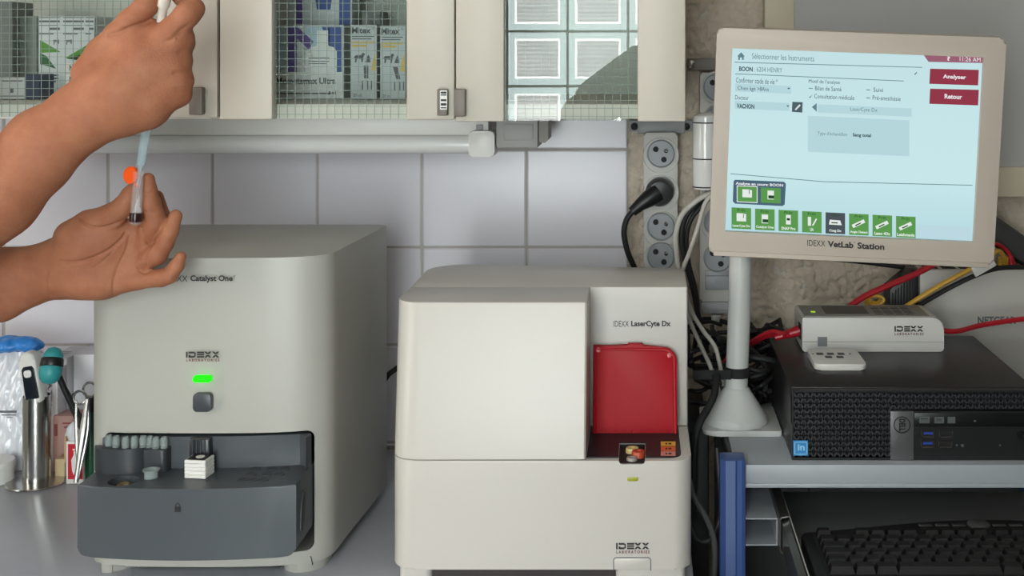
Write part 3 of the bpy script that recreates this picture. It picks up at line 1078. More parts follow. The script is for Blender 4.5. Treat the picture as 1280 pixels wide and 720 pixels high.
obj('foot', B().prism(rrect(lx1 - .06, lx1 - .02, 1.58, 1.63, .008), ZT, zl0 + .001, 'z'), M_las, t)
obj('base_plate', B().box(XX(538.5, Y0), XX(768.5, Y0), Y0 + .012, 1.60, ZT + .001, zl0 - .0005), mat('base_gap_shade', (52, 44, 46), .6), t)  # dark block painting the shade under the housing, between the front feet
obj('latch', B().prism(rrect(XX(767.5, Y0), XX(813, Y0), zl0 + .0005, ZZ(697.5, Y0), [.003, .003, 0, 0]), Y0 - .0008, Y0 + .002, bev=.0005), M_las, lower)
b = B()
pts = [P(767, 713, Y0 - .0003), P(767, 700, Y0 - .0003), P(768, 698, Y0 - .0003), P(770, 697, Y0 - .0003), P(810.5, 697, Y0 - .0003), P(812.5, 698, Y0 - .0003), P(813.5, 700, Y0 - .0003), P(813.5, 713, Y0 - .0003)]
b.tube(pts, .0005, 6)
obj('seam', b, M_inkg, lower)
company_logo('logo', 770, 812, 678.5, 686.5, Y0 - .0003, t)
b = B(); text_px(b, 'IDEXX', 767, 786, 401, 408.3, YR)
text_px(b, 'LaserCyte Dx', 789, 838.5, 400.8, 409.8, YR, True)
obj('lettering', b, M_ink, t, smooth=False)
obj('status_light', B().prism(rrect(XX(784, Y0), XX(797.5, Y0), ZZ(601, Y0), ZZ(596.5, Y0), .0012), Y0 - .0012, Y0 + .001, bev=.0005), mat('olive_led', (140, 144, 40), .3, emit=(150, 150, 30), estr=.25), t)
# dark sample tray on the floor of the recess
fx0, fx1 = -.0605, .047
obj('port_shade', B().box(nx0 + .0003, nx0 + .0012, Y0 + .002, Y0 + .0595, ZZ(579.5, Y0), zl1 - .0006).box(nx1 - .0012, nx1 - .0003, Y0 + .002, Y0 + .0595, ZZ(579.5, Y0), zl1 - .0006)
    .box(nx0 + .0012, nx1 - .0012, Y0 + .0585, Y0 + .0595, ZZ(579.5, Y0), zl1 - .0006).box(nx0 + .001, nx1 - .001, Y0 + .002, Y0 + .0585, ZZ(580, Y0), ZZ(579.3, Y0)), M_dark, t)  # dark sheets added to give the notch a shaded inside
tr = obj('sample_port', B().prism([(fx0, YR - .002), (fx0, 1.409), (nx0 - .0005, 1.409), (nx0 - .0005, 1.462), (nx1 + .0005, 1.462), (nx1 + .0005, 1.409)] + quarter(fx1 - .014, 1.423, .014, .014, -90, 0, 8) + [(fx1, YR - .002)],
                                  zl1 - .0003, zl1 + .0009, 'z'), mat('port_black', (36, 37, 40), .4, noise=.03, spec=.25), t)
obj('port_channel', B().box(XX(783, 1.50), XX(803, 1.50), YR - .004, YR - .0005, zl1 + .001, zl1 + .03), M_dark, tr)
obj('port_panel', B().box(XX(763, 1.50), XX(782.5, 1.50), YR - .003, YR - .0005, zl1 + .001, zl1 + .022), M_drw2, tr)
for k, (c, nm) in enumerate((((226, 178, 70), 'print_yellow_band'), ((224, 104, 58), 'print_orange_band'), ((214, 140, 130), 'print_pink_band'))):
    ya, yc = 552 + k * 6.2, 552 + (k + 1) * 6.2 - .5
    h = ZC - zl1 - .0011
    Ya, Yc2 = h * F / (ya - CY), h * F / (yc - CY)
    b = B(); quad(b, (XX(826, Ya), Ya, zl1 + .001), (XX(844.5, Ya), Ya, zl1 + .001), (XX(844.5, Yc2), Yc2, zl1 + .001), (XX(826, Yc2), Yc2, zl1 + .001))
    s = obj('sticker', b, mat(nm, c, .4), tr, smooth=False)
    b = B()
    ym = (Ya + Yc2) / 2
    X0 = XX(835, ym)
    for (dx, w) in ((-.003, .0022), (.0005, .0035)):
        b.box(X0 + dx, X0 + dx + w, ym - .0026, ym + .0026, zl1 + .0013, zl1 + .0014)
    obj('pictogram', b, M_ink, s, smooth=False, kind='stuff')
# the red flap, leaning out at its foot
M_red = mat('red_plastic', (176, 12, 28), 0.5, noise=0.02, spec=.3)
Yf_ = 1.505
fx = lambda x: XX(x, Yf_)
fz = lambda y: ZZ(y, Yf_)
poly = [(fx(741), fz(546)), (fx(846.5), fz(546))] + arc(fx(846.5) - .016, fz(437.5) - .016, .016, 0, 90, 8) + [(fx(803), fz(436)), (fx(803), fz(432.5)), (fx(785), fz(432.5)), (fx(785), fz(435.5)), (fx(741), fz(435))]
zt0, zb1 = fz(435), fz(546)


def lean(b):
    for v in b.bm.verts:
        f = (zt0 - v.co.z) / (zt0 - zb1)
        v.co.y -= .020 * f - .014
    return b


flap = obj('flap', lean(B().prism(poly, Yf_ - .003, Yf_ + .004, bev=.001)), M_red, t, angle=30)
rim = [(fx(744), fz(543)), (fx(744), fz(438.5)), (fx(830), fz(439.5)), (fx(838), fz(442)), (fx(843), fz(448)), (fx(844), fz(543))]
b = B().tube([Vector((x, Yf_ - .003, z)) for x, z in rim], .0022, 8)
obj('rim', lean(b), M_red, flap)
obj('lip', lean(B().box(fx(744), fx(845), Yf_ - .010, Yf_ + .002, fz(546), fz(542), .0012)), mat('red_lip_highlight', (206, 74, 80), .15, coat=.5), flap)  # lighter red paints the highlight along the flap's lower edge
b = B()
for (x, y) in ((747.5, 439.5), (837, 446)):
    b.lathe([(.0028, 0), (.0028, .0016), (.0003, .0018)], (fx(x), Yf_ - .003, fz(y)), 12, M=Matrix.Rotation(math.pi / 2, 3, 'X'))
obj('screw', lean(b), mat('red_pin', (196, 50, 60), .3), flap, kind='stuff')
b = B()
for x in (757, 768, 779, 790, 801, 812, 823, 834):
    b.ball((fx(x), Yf_ - .003, fz(536.5)), .0013, 1)
obj('dimple', lean(b), M_red, flap, kind='stuff')
obj('hinge', B().box(fx(741) - .001, fx(741) + .004, YR - .03, YR - .0005, fz(546), fz(536), .0008), mat('deep_red', (96, 10, 18), .4), flap)

# sample tubes standing in the notch
def sample_tube(x, y, Y, col, nm, label, r=.0078):
    c = P(x, y, Y)
    t = thing('sample_tube', label, 'tube', (c.x, c.y, c.z - .05), 'sample tubes in the port')
    obj('cap', B().lathe([(r, -.012), (r, .001), (r * .9, .0024), (r * .5, .0024), (r * .45, .001), (.0003, .001)], c, 22), mat(nm, col, .4), t)
    obj('tube_body', B().lathe([(.0003, -.05), (.004, -.049), (.0055, -.045), (.0055, -.0125)], c, 18), M_tipd, t)


sample_tube(790.5, 562, 1.439, (216, 196, 130), 'yellow_cap', 'sample tube with a pale yellow cap in the port under the red flap')
sample_tube(798, 566, 1.4225, (178, 66, 38), 'orange_cap', 'sample tube with an orange-red cap in the port under the red flap')
sample_tube(790, 574, 1.4115, (150, 138, 134), 'grey_cap', 'sample tube with a grey cap, in front of the yellow-capped tube', .0062)
# ------------------------------------------------------------------ computer trolley
M_blueleg = mat('blue_steel', (62, 88, 146), 0.4, noise=0.05, nscale=30)
M_shelf = mat('grey_steel', (160, 166, 172), 0.4, noise=0.03, nscale=40)
M_railm = mat('rail_steel', (120, 120, 116), 0.28, metal=.9, noise=.1, nscale=60)
ZS = 1.0102
t = thing('computer_trolley', 'grey steel computer trolley with blue corner posts and a pull-out keyboard tray', 'trolley', (.35, 1.66, 0))
obj('shelf', B().box(.1135, .60, 1.487, 1.882, ZS - .003, ZS, .001), M_shelf, t)
obj('shelf_edge', B().box(.1255, .60, 1.4835, 1.4865, ZS - .026, ZS + .0005, .001)
    .box(.1255, .60, 1.4815, 1.4834, ZS - .0265, ZS - .0215, .0008), M_shelf, t)
obj('shelf_edge', B().box(.108, .1130, 1.50, 1.88, ZS - .026, ZS - .001, .0008), M_black, t)
for (x0, x1, y0, y1, z1) in ((.0955, .1250, 1.468, 1.50, ZZ(575.5, 1.47)), (.5985, .629, 1.468, 1.50, 1.02), (.130, .150, 1.85, 1.88, ZS - .0035), (.575, .5985, 1.85, 1.88, ZS - .0035)):
    pl = [(x0, y1), (x0, y0 + .006), (x0 + .006, y0), (x1 - .012, y0), (x1 - .010, y0 + .002), (x1 - .004, y0 + .002), (x1, y0 + .005), (x1, y1)]
    obj('leg', B().prism(pl, .05, z1, 'z', bev=.0006), M_blueleg, t)
for (x, y) in ((.112, 1.485), (.612, 1.485), (.140, 1.865), (.587, 1.865)):
    obj('caster', B().tube([(x - .012, y, .025), (x + .012, y, .025)], .025, 20).box(x - .004, x + .004, y - .008, y + .008, .04, .055), M_black, t)
obj('lower_shelf', B().box(.1255, .60, 1.50, 1.88, .20, .215, .001), M_shelf, t)
obj('back_plate', B().box(.113, .6, 1.884, 1.888, .5, ZS - .028), mat('back_plate', (60, 60, 62), .6), t)
# keyboard tray
ZK = .915
obj('keyboard_tray', B().box(.1785, .59, 1.27, 1.665, ZK - .016, ZK, .002), mat('tray_grey', (132, 134, 134), .45, noise=.03), t)
obj('tray_stop', B().box(XX(1012, 1.70), XX(1190, 1.70), 1.70, 1.74, ZZ(619, 1.70), ZS - .0035, .001), mat('stop_grey', (96, 98, 102), .5), t)
obj('mounting_channel', B().box(.1256, .1630, 1.47, 1.86, .9505, .9518).box(.1256, .1630, 1.47, 1.86, .9195, .9208)
    .box(.1618, .1630, 1.47, 1.86, .9209, .9504), M_shelf, t, smooth=False)
pr = [(.1636, .958), (.1650, .9605), (.1745, .962), (.1745, .9605), (.1655, .959), (.1648, .957), (.1648, .922), (.1660, .9195), (.1705, .9165), (.1698, .9155), (.1650, .918), (.1636, .921)]
obj('slide_rail', B().prism(pr, 1.45, 1.86, 'y'), M_railm, t, smooth=False)
pr = [(.1660, .955), (.1735, .958), (.1760, .956), (.1760, .950), (.1720, .948), (.1725, .930), (.1760, .928), (.1760, .922), (.1735, .920), (.1660, .923)]
obj('slide_rail', B().prism(pr, 1.26, 1.80, 'y', bev=.0004), M_railm, t, smooth=False)
obj('slide_clip', B().box(.1762, .1782, 1.2605, 1.58, .948, .9545, .0006), M_white, t)

# keyboard with single keys
kx0, kx1 = XX(999, 1.47), XX(1000, 1.47) + .46
t = thing('keyboard', 'black full-size keyboard with a curved back edge on the pull-out tray', 'keyboard', ((kx0 + kx1) / 2, 1.42, ZK))
kf, kr = 1.283, 1.463
nn = 20
back = []
for i in range(nn + 1):
    u = i / nn
    x = kx0 + .012 + (kx1 - kx0 - .024) * u
    back.append((x, kr + .036 * math.sin(math.pi * min(1, max(0, (u - .02) / .96))) ** 1.3))
pl = [(kx0, kf + .01), (kx0 + .008, kf), (kx1 - .008, kf), (kx1, kf + .01), (kx1, kr - .012)] + [(kx1 - .003, kr - .004)] + list(reversed(back)) + [(kx0 + .003, kr - .004), (kx0, kr - .012)]
b = B().prism(pl, ZK + .002, ZK + .024, 'z', bev=.003, seg=3)
M_key = mat('key_black', (24, 23, 24), 0.55, noise=.06, spec=.35)
M_kb = mat('keyboard_black', (26, 25, 26), 0.5, noise=.05)
obj('case', b, M_kb, t)
obj('key_well', B().prism(rrect(kx0 + .013, kx1 - .013, kf + .012, kr - .004, .003), ZK + .0238, ZK + .0244, 'z'), M_dark, t)
kb = {}
pitch = .01905
rows_ = [(0, [(i * 1.0 if i == 0 else 1.35 + i + (i - 1) // 4 * .35 - .0, 1.0) for i in range(13)], .8),
         (1, [(i, 1.0) for i in range(13)] + [(13, 2.0)], 1),
         (2, [(0, 1.5)] + [(1.5 + i, 1.0) for i in range(12)] + [(13.5, 1.5)], 1),
         (3, [(0, 1.75)] + [(1.75 + i, 1.0) for i in range(11)] + [(12.75, 2.25)], 1),
         (4, [(0, 1.25)] + [(1.25 + i, 1.0) for i in range(11)] + [(12.25, 2.75)], 1),
         (5, [(0, 1.5), (1.5, 1.2), (2.7, 1.3), (4.0, 6.0), (10.0, 1.3), (11.3, 1.2), (12.5, 1.2), (13.7, 1.3)], 1)]
for r_, keys, hgt in rows_:
    ks = list(keys)
    if r_ <= 5:
        ks += [(15.3 + i, 1.0) for i in range(3) if not (r_ in (3, 4) and True) or (r_ == 4 and i == 1)]
        if r_ >= 1:
            ks += [(18.6 + i, 1.0) for i in range(4)]
    for (u, w) in ks:
        yk = kr - .014 - r_ * pitch - (.004 if r_ > 0 else 0)
        key = (w, hgt)
        if key not in kb:
            W, D = w * pitch - .0012, hgt * pitch - .0012
            q = B()
            lo = [(-W / 2, -D / 2), (W / 2, -D / 2), (W / 2, D / 2), (-W / 2, D / 2)]
            iW, iD = W / 2 - .0026, D / 2 - .0028
            hi = [(-iW, -iD + .0008), (iW, -iD + .0008), (iW, iD + .0008), (-iW, iD + .0008)]
            q.add([(x, y, 0) for x, y in lo] + [(x, y, .0075) for x, y in hi] + [(0, .0008, .0068)],
                  [(0, 1, 5, 4), (1, 2, 6, 5), (2, 3, 7, 6), (3, 0, 4, 7), (4, 5, 8), (5, 6, 8), (6, 7, 8), (7, 4, 8)])
            o = obj('key', q, M_key, t, local=True, angle=50)
            kb[key] = o.data
        else:
            o = bpy.data.objects.new('key', kb[key]); COL.objects.link(o); o.parent = t
        o.location = Vector((kx0 + .0165 + (u + w / 2) * pitch * .985, yk, ZK + .0245)) - wloc(t)
obj('dial', B().lathe([(.0135, 0), (.0135, .002), (.011, .0035), (.0003, .0035)], (kx0 + .216, kr + .019, ZK + .024), 24), mat('dial_grey', (74, 74, 76), .35), t)
b = B()
for s in (-1, 1):
    for k in range(3):
        b.box(kx0 + .216 + s * (.024 + k * .02) - .008, kx0 + .216 + s * (.024 + k * .02) + .008, kr + .015, kr + .021, ZK + .024, ZK + .0252, .0006)
obj('media_button', b, mat('dial_grey', (74, 74, 76), .35), t, kind='stuff')

# ------------------------------------------------------------------ desktop computer lying flat
Yc0 = 1.50
cx0, cx1, ct = XX(990, Yc0), XX(1296, Yc0), ZZ(487, Yc0)
M_pc = mat('pc_black', (27, 27, 29), 0.38, noise=.05, nscale=200, bump=.06, bscale=1200)
t = thing('desktop_computer', 'flat black desktop computer with a mesh front, lying on the trolley shelf', 'computer', ((cx0 + cx1) / 2, 1.64, ZS))
obj('case', B().box(cx0, cx1, Yc0 + .012, 1.785, ZS + .0005, ct, .0015), M_pc, t)
rx0, rx1, rz0, rz1 = XX(1113, Yc0), XX(1142, Yc0), ZS + .0006, ZZ(514, Yc0)
fz0, fz1 = ZS + .0008, ct - .001
fr = B().box(cx0, cx1, Yc0, Yc0 + .0118, fz1 - .0022, fz1).box(cx0, cx1, Yc0, Yc0 + .0118, fz0, fz0 + .003)
fr.box(cx0, cx0 + .002, Yc0, Yc0 + .0118, fz0 + .003, fz1 - .0022).box(cx1 - .003, cx1, Yc0, Yc0 + .0118, fz0 + .003, fz1 - .0022)
fr.box(rx1, cx1 - .003, Yc0, Yc0 + .0118, fz0 + .003, rz1)
obj('bezel', fr, M_pc, t)
obj('mesh_backing', B().box(cx0 + .002, cx1 - .003, Yc0 + .009, Yc0 + .0115, fz0 + .003, fz1 - .0022), M_dark, t)
b = B()


def lattice(b, x0, x1, z0, z1, dx, dz, w, y):
    """diagonal bars both ways clipped to a rectangle"""
    k = dz / dx
    for s in (1, -1):
        i0 = int((x0 - x1 - (z1 - z0) / k) / dx) - 1
        for i in range(i0, -i0 + 2):
            xs0 = x0 + i * dx
            pts = []
            # line x = xs0 + s*(z-z0)/k
            za, zb_ = z0, z1
            xa, xb = xs0, xs0 + s * (z1 - z0) / k
            if min(xa, xb) > x1 or max(xa, xb) < x0:
                continue
            def clip(x, z):
                if x < x0:
                    z += (x0 - x) * s * k; x = x0
                if x > x1:
                    z += (x1 - x) * s * k; x = x1
                return x, z
            p, q = clip(xa, za), clip(xb, zb_)
            if abs(p[1] - q[1]) < dz * .1:
                continue
            h = w / 2
            b.add([(p[0] - h, y, p[1]), (p[0] + h, y, p[1]), (q[0] + h, y, q[1]), (q[0] - h, y, q[1]),
                   (p[0] - h, y + .004, p[1]), (p[0] + h, y + .004, p[1]), (q[0] + h, y + .004, q[1]), (q[0] - h, y + .004, q[1])],
                  [(0, 1, 2, 3), (0, 4, 5, 1), (1, 5, 6, 2), (2, 6, 7, 3), (3, 7, 4, 0)])


s_ = Yc0 / F
lattice(b, cx0 + .002, rx0, fz0 + .003, fz1 - .0022, 8.4 * s_, 13.5 * s_, 2.6 * s_, Yc0 + .0015)
lattice(b, rx0, cx1 - .003, rz1 + .0015, fz1 - .0022, 8.4 * s_, 13.5 * s_, 2.6 * s_, Yc0 + .0016)
obj('grille', b, mat('grille_black', (46, 47, 51), .4, noise=.04), t, smooth=False, kind='stuff')
badge = obj('badge_plate', B().box(rx0, rx1, Yc0 - .001, Yc0 + .0115, rz0, rz1, .0006), mat('badge_grey', (98, 98, 100), .35, metal=.3), t)
b = B()
c = P(1127.5, 531, Yc0 - .0012)
Mr = Matrix.Rotation(math.pi / 2, 3, 'X')
b.lathe([(10.6 * s_, 0), (10.6 * s_, .0004), (9.4 * s_, .0004), (9.4 * s_, 0)], c, 32, M=Mr)
ring_ = b
text_quad(b, 'DELL', P(1131.5, 523.5, Yc0 - .0012), P(1131.5, 539, Yc0 - .0012), P(1124, 523.5, Yc0 - .0012), .0003, True)
lg = obj('logo', b, M_black, badge, smooth=False)
# fill between the ring walls would hide the plate: drop the two end caps
me = lg.data
bm = bmesh.new(); bm.from_mesh(me)
bmesh.ops.delete(bm, geom=[f for f in bm.faces if len(f.verts) > 20], context='FACES_ONLY'); bm.to_mesh(me); bm.free()
dr_ = obj('optical_drive', B().box(XX(1143, Yc0), XX(1296, Yc0) - .003, Yc0 - .0006, Yc0 - .0001, ZZ(533, Yc0), ZZ(516, Yc0), .0002), mat('drive_black', (20, 21, 23), .3), t)
b = B()
for (x0, x1) in ((1149, 1162), (1168, 1180), (1184.5, 1194)):
    quad_px(b, x0, x1, 521, 529, Yc0 - .0007)
obj('print', b, mat('print_dim', (84, 90, 90), .5), dr_, smooth=False)
b = B()
text_px(b, 'RW', 1171, 1177, 523, 526.5, Yc0 - .0011)
quad_px(b, 1151, 1160, 523, 524, Yc0 - .001)
obj('lettering', b, M_dark, dr_, smooth=False)
obj('drive_button', B().box(XX(1217, Yc0), XX(1220, Yc0), Yc0 - .001, Yc0 - .0007, ZZ(527, Yc0), ZZ(525, Yc0)), mat('print_dim', (84, 90, 90), .5), dr_)
for (x0, x1, y0, y1, blue) in ((1154, 1166.5, 540, 545.5, 1), (1153, 1166, 552.5, 558, 1), (1176, 1190, 540, 545.5, 0), (1175, 1189, 553, 558, 0)):
    b = B()
    q = .6
    for (a, c_, d, e) in ((x0, x1, y1, y1 + 1.6), (x1, x1 + 1, y0 - 1, y1 + 1), (x0 - 2, x0 - 1.2, y0 - 1, y1 + .5)):
        b.box(XX(a, Yc0), XX(c_, Yc0), Yc0 - .0007, Yc0 - .0001, ZZ(e, Yc0), ZZ(d, Yc0))
    u = obj('usb_port', b, M_steel, t, smooth=False)
    obj('port_tongue', B().box(XX(x0 + .5, Yc0), XX(x1 - .5, Yc0), Yc0 - .0006, Yc0 - .0001, ZZ(y0 + 3, Yc0), ZZ(y0, Yc0)), mat('usb_blue', (40, 66, 150), .4) if blue else M_dark, u, smooth=False)
b = B()
for (x, y, r) in ((1196, 556.5, 1.3), (1203, 557, 2), (1250, 556.5, 1.2)):
    b.lathe([(r * s_, 0), (r * s_, .0004), (.0001, .0005)], P(x, y, Yc0), 12, M=Mr)
obj('indicator', b, mat('print_dim', (84, 90, 90), .5), t, kind='stuff')
obj('audio_jack', B().lathe([(6 * s_, 0), (6 * s_, .0006), (3 * s_, .0006), (2.6 * s_, .0001), (.0001, .0001)], P(1277, 544, Yc0), 20, M=Mr), mat('drive_black', (20, 21, 23), .3), t)
b = B(); quad_px(b, 991.5, 1010, 550.5, 569.5, Yc0 - .0002, .0002)
sk = obj('sticker', b, mat('sticker_blue', (60, 140, 200), .3), t, smooth=False)
b = B(); text_px(b, 'in', 997, 1006, 555, 563, Yc0 - .0002, True, .0006); quad_px(b, 993, 1009, 552, 553, Yc0 - .0002, .0006); quad_px(b, 993, 1009, 567, 568, Yc0 - .0002, .0006)
quad_px(b, 993, 994, 552, 568, Yc0 - .0002, .0006); quad_px(b, 1008, 1009, 552, 568, Yc0 - .0002, .0006)
obj('lettering', b, mat('sticker_pale', (150, 205, 235), .3), sk, smooth=False)

# white hub on the computer
Yh = 1.688
hx0, hx1, hz1 = XX(1003, Yh), XX(1180, Yh), ZZ(397, Yh)
t = thing('instrument_hub', 'white rounded hub box on top of the black desktop computer', 'hub', ((hx0 + hx1) / 2, 1.73, ct))
pl = rrect(hx0, hx1, ct + .0004, hz1, [.016, .001, .003, .004])
hb = obj('housing', B().prism(pl, Yh, 1.772, bev=.0015), M_white, t)
b = B(); b.tube([P(1003.5, 427, Yh - .0002), P(1180, 427.5, Yh - .0002)], .0004, 6)
obj('seam', b, M_grey, hb)
tp = obj('top_plate', B().box(hx0 + .004, hx1 - .018, Yh + .008, 1.768, hz1 - .0004, hz1 + .0006, .0003), mat('hub_grey', (150, 149, 144), .5), t)
obj('recess', B().box(hx0 + .035, hx0 + .095, Yh + .02, 1.76, hz1 + .0007, hz1 + .0011), mat('hub_dark', (96, 95, 92), .5), tp)
b = B()
for i in range(4):
    for j in range(4):
        x = hx0 + .103 + i * .014
        b.box(x, x + .011, Yh + .016 + j * .013, Yh + .023 + j * .013, hz1 + .0007, hz1 + .001)
obj('vent', b, mat('hub_dark', (96, 95, 92), .5), tp, kind='stuff')
obj('status_light', B().box(hx0 + .016, hx0 + .022, Yh + .03, Yh + .036, hz1 + .0007, hz1 + .0014), emis('hub_led', (170, 220, 60), .9), tp)
obj('sticker', B().box(XX(1022, Yh), XX(1034, Yh), Yh - .0006, Yh - .0001, ZZ(433, Yh), ZZ(421, Yh)), mat('silver_label', (150, 152, 156), .3, metal=.6), t)
obj('port', B().box(hx0 - .0012, hx0 + .0001, Yh + .012, Yh + .034, ct + .014, ct + .034), M_dark, t)
company_logo('logo', 1118, 1154.5, 407.5, 414.5, Yh - .0002, t)

# small white remote
t = thing('remote_control', 'small white remote control lying in front of the white hub', 'remote', (.257, 1.635, ct))
pl = rrect(.2245, .2905, 1.588, 1.672, .008)
rm = obj('case', B().prism(pl, ct + .0004, ct + .0085, 'z', bev=.002, seg=3), M_white, t)
for (x, y) in ((.238, 1.642), (.252, 1.642), (.266, 1.642), (.247, 1.625), (.262, 1.625)):
    obj('button', B().box(x - .0045, x + .0045, y - .0045, y + .0045, ct + .0084, ct + .0095, .0006), M_black, t)
b = B().lathe([(.0016, 0), (.0016, .0006), (.0002, .0006)], (.278, 1.642, ct + .0085), 12).lathe([(.001, 0), (.001, .0006), (.0002, .0006)], (.229, 1.642, ct + .0085), 12)
obj('indicator', b, M_black, t, kind='stuff')

# ------------------------------------------------------------------ touch monitor and its stand
mc = Vector((.2612, 1.5233, ZC - .11397))
mrot = (math.radians(4.968), math.radians(2.094), math.radians(-2.892))
from mathutils import Euler
MR = Euler(mrot, 'XYZ').to_matrix()
MM = Matrix.Translation(mc) @ MR.to_4x4()


def scr(x, y):
    """photograph pixel -> point on the screen plane, in the monitor's own frame"""
    o = Vector((0, 0, ZC))
    d = Vector(((x - CX) / F, 1, -(y - CY) / F))
    n = MR @ Vector((0, 1, 0))
    tt = (mc - o).dot(n) / d.dot(n)
    return MR.transposed() @ (o + d * tt - mc)


M_mon = mat('monitor_beige', (186, 175, 163), 0.45, noise=.012, bump=.03, bscale=900)
t = thing('touch_monitor', 'beige touch monitor with a lit pale-blue screen, on a white pole stand', 'monitor', mc, rot=mrot)
MON = t
sw, sh = .152, .114
ox0, ox1, oz0, oz1 = -.1715, .1775, -.1425, .1385
b = B().prism(rrect(ox0, ox1, oz0, oz1, .008), -.006, .03, bev=.003, seg=3)
b = boolean(b, B().prism([(-sw, -sh), (sw, -sh), (sw, sh), (-sw, sh)], -.02, .003))
obj('bezel', b, M_mon, t, local=True, angle=30)
obj('rear_shell', B().prism(rrect(ox0 + .015, ox1 - .015, oz0 + .02, oz1 - .015, .015), .0302, .062, bev=.008), M_mon, t, local=True)
lp = B().prism([(-.0085, oz0 - .0015), (-.004, oz0 - .003), (.03, oz0 - .003), (.03, oz0 + .002), (-.0085, oz0 + .004)], ox0 + .006, ox1 - .006, 'x', bev=.0012)
obj('chin', lp, M_mon, t, local=True)
SE = 1.32
M_s = {}
def se(name, c, k=1.0):
    return emis('screen_' + name, c, k * SE * .72)
scn_ = obj('screen', B().add([(-sw, .0022, -sh), (sw, .0022, -sh), (sw, .0022, sh), (-sw, .0022, sh)], [(0, 1, 2, 3)]), se('bg', (206, 238, 244)), t, local=True, smooth=False)
# the pale backlight is a little bluer low down: part of the picture the screen shows
nt = scn_.data.materials[0].node_tree
e_ = [q for q in nt.nodes if q.type == 'EMISSION'][0]
tc = nt.nodes.new('ShaderNodeTexCoord'); sx = nt.nodes.new('ShaderNodeSeparateXYZ'); mr = nt.nodes.new('ShaderNodeMapRange'); cr = nt.nodes.new('ShaderNodeValToRGB')
nt.links.new(tc.outputs['Object'], sx.inputs[0]); nt.links.new(sx.outputs['Z'], mr.inputs['Value'])
mr.inputs['From Min'].default_value = -sh; mr.inputs['From Max'].default_value = sh
nt.links.new(mr.outputs[0], cr.inputs[0])
cr.color_ramp.elements[0].color = srgb(190, 228, 236); cr.color_ramp.elements[1].color = srgb(205, 236, 240)
el = cr.color_ramp.elements.new(.33); el.color = srgb(208, 242, 245)
nt.links.new(cr.outputs[0], e_.inputs[0])


def sq(b, x0, y0, x1, y1, lift, dy=None):
    if isinstance(b, tuple):
        q = B()
        sq(q, x0, y0, x1, y1, lift)
        return layer(b[0] if b[0] == 'panel' else 'icon', q, *b[1:])
    """box on the screen: rows run along the tilted picture"""
    # y given at the box's left edge; the slope follows the tilt
    def sl(x): return (x - x0) * .045
    pts = [scr(x0, y0), scr(x1, y0 + sl(x1)), scr(x1, y1 + sl(x1)), scr(x0, y1)]
    b.add([(p.x, .0022 - lift, p.z) for p in pts], [(0, 1, 2, 3)])
    return b


def sp(b, pts, lift):
    if isinstance(b, tuple):
        q = B()
        sp(q, pts, lift)
        return layer(b[0] if b[0] == 'panel' else 'icon', q, *b[1:])
    b.add([(q.x, .0022 - lift, q.z) for q in (scr(x, y) for x, y in pts)], [tuple(range(len(pts)))])
    return b


def stx(b, s, x0, y0, x1, y1, bold=False, lift=.0006):
    if isinstance(b, tuple):
        q = B()
        stx(q, s, x0, y0, x1, y1, bold, lift)
        return layer(b[0], q, *b[1:])
    def sl(x): return (x - x0) * .045
    tl, tr, bl = scr(x0, y0), scr(x1, y0 + sl(x1)), scr(x0, y1)
    for q in (tl, tr, bl):
        q.y = .0022
    return text_quad(b, s, tl, tr, bl, lift, bold)


def layer(name, b, col, k=1.0, nm=None):
    o = obj(name, b, se(nm or name + str(col), col, k), scn_, local=True, smooth=False)
    return o


dark = ('lettering', (70, 96, 104), .9, 'dark')
stx(dark, 'Confirmer stade de vie *', 920, 96.5, 972, 103.5); stx(dark, 'Chien âgé >8Ans', 922, 107.5, 961, 114)
stx(dark, 'Docteur', 919, 119, 936, 124.5); stx(dark, 'VACHON', 921, 129.5, 943, 135.5, True)
stx(dark, 'BOON', 924, 83, 941, 89, True)
stx(dark, 'Motif de l\'analyse', 1011, 99, 1050, 105); stx(dark, 'Bilan de Santé', 1019, 107.5, 1052, 113)
stx(dark, 'Consultation médicale', 1018, 117.5, 1068, 123); stx(dark, 'Suivi', 1092, 109.5, 1104, 115); stx(dark, 'Pré-anesthésie', 1091, 119.5, 1126, 125)
stx(dark, 'Sang total', 1066, 166.5, 1089, 172, True)
for (x, y) in ((986, 110), (985, 132)):
    b = B(); sp(b, [(x - 2, y), (x + 2, y), (x, y + 2)], .0006); layer('icon', b, (70, 96, 104), .9, 'dark')
mid = ('lettering', (110, 146, 154), .9, 'mid')
stx(mid, 'Sélectionner les Instruments', 940, 66.5, 1018, 73.5); stx(mid, ': 6204 HENRY', 943, 83.5, 978, 89.5)
stx(mid, 'LaserCyte Dx', 1063, 134, 1097, 140); stx(mid, 'Type d\'échantillon', 1022, 164.5, 1059, 170)
sp(mid, [(1015, 134), (1021, 129), (1021, 140)], .0006)
sp(mid, [(921.5, 70.5), (926.5, 65.5), (931, 70.5), (929.8, 70.7), (929.8, 75), (927.5, 75), (927.5, 72), (925, 72), (925, 75), (922.8, 75), (922.8, 70.5)], .0006)
for (a, c) in (((918, 77.5), (1153, 84)), ((919, 92), (1130, 101)), ((913, 217), (1030, 227))):
    sp(mid, [a, c, (c[0], c[1] + .9), (a[0], a[1] + .9)], .0005)
sp(mid, [(1030, 227), (1216, 231.5), (1216, 232.4), (1030, 227.9)], .0005)
sp(mid, [(1143, 93), (1146, 90), (1147, 91), (1144, 94)], .0005)
for (x, y) in ((1011, 110), (1083, 112), (1083, 122)):
    sq(mid, x, y, x + 5, y + 1, .0005)
sp(mid, [(1011, 121), (1013, 123), (1016, 117.5), (1013, 121)], .0005)
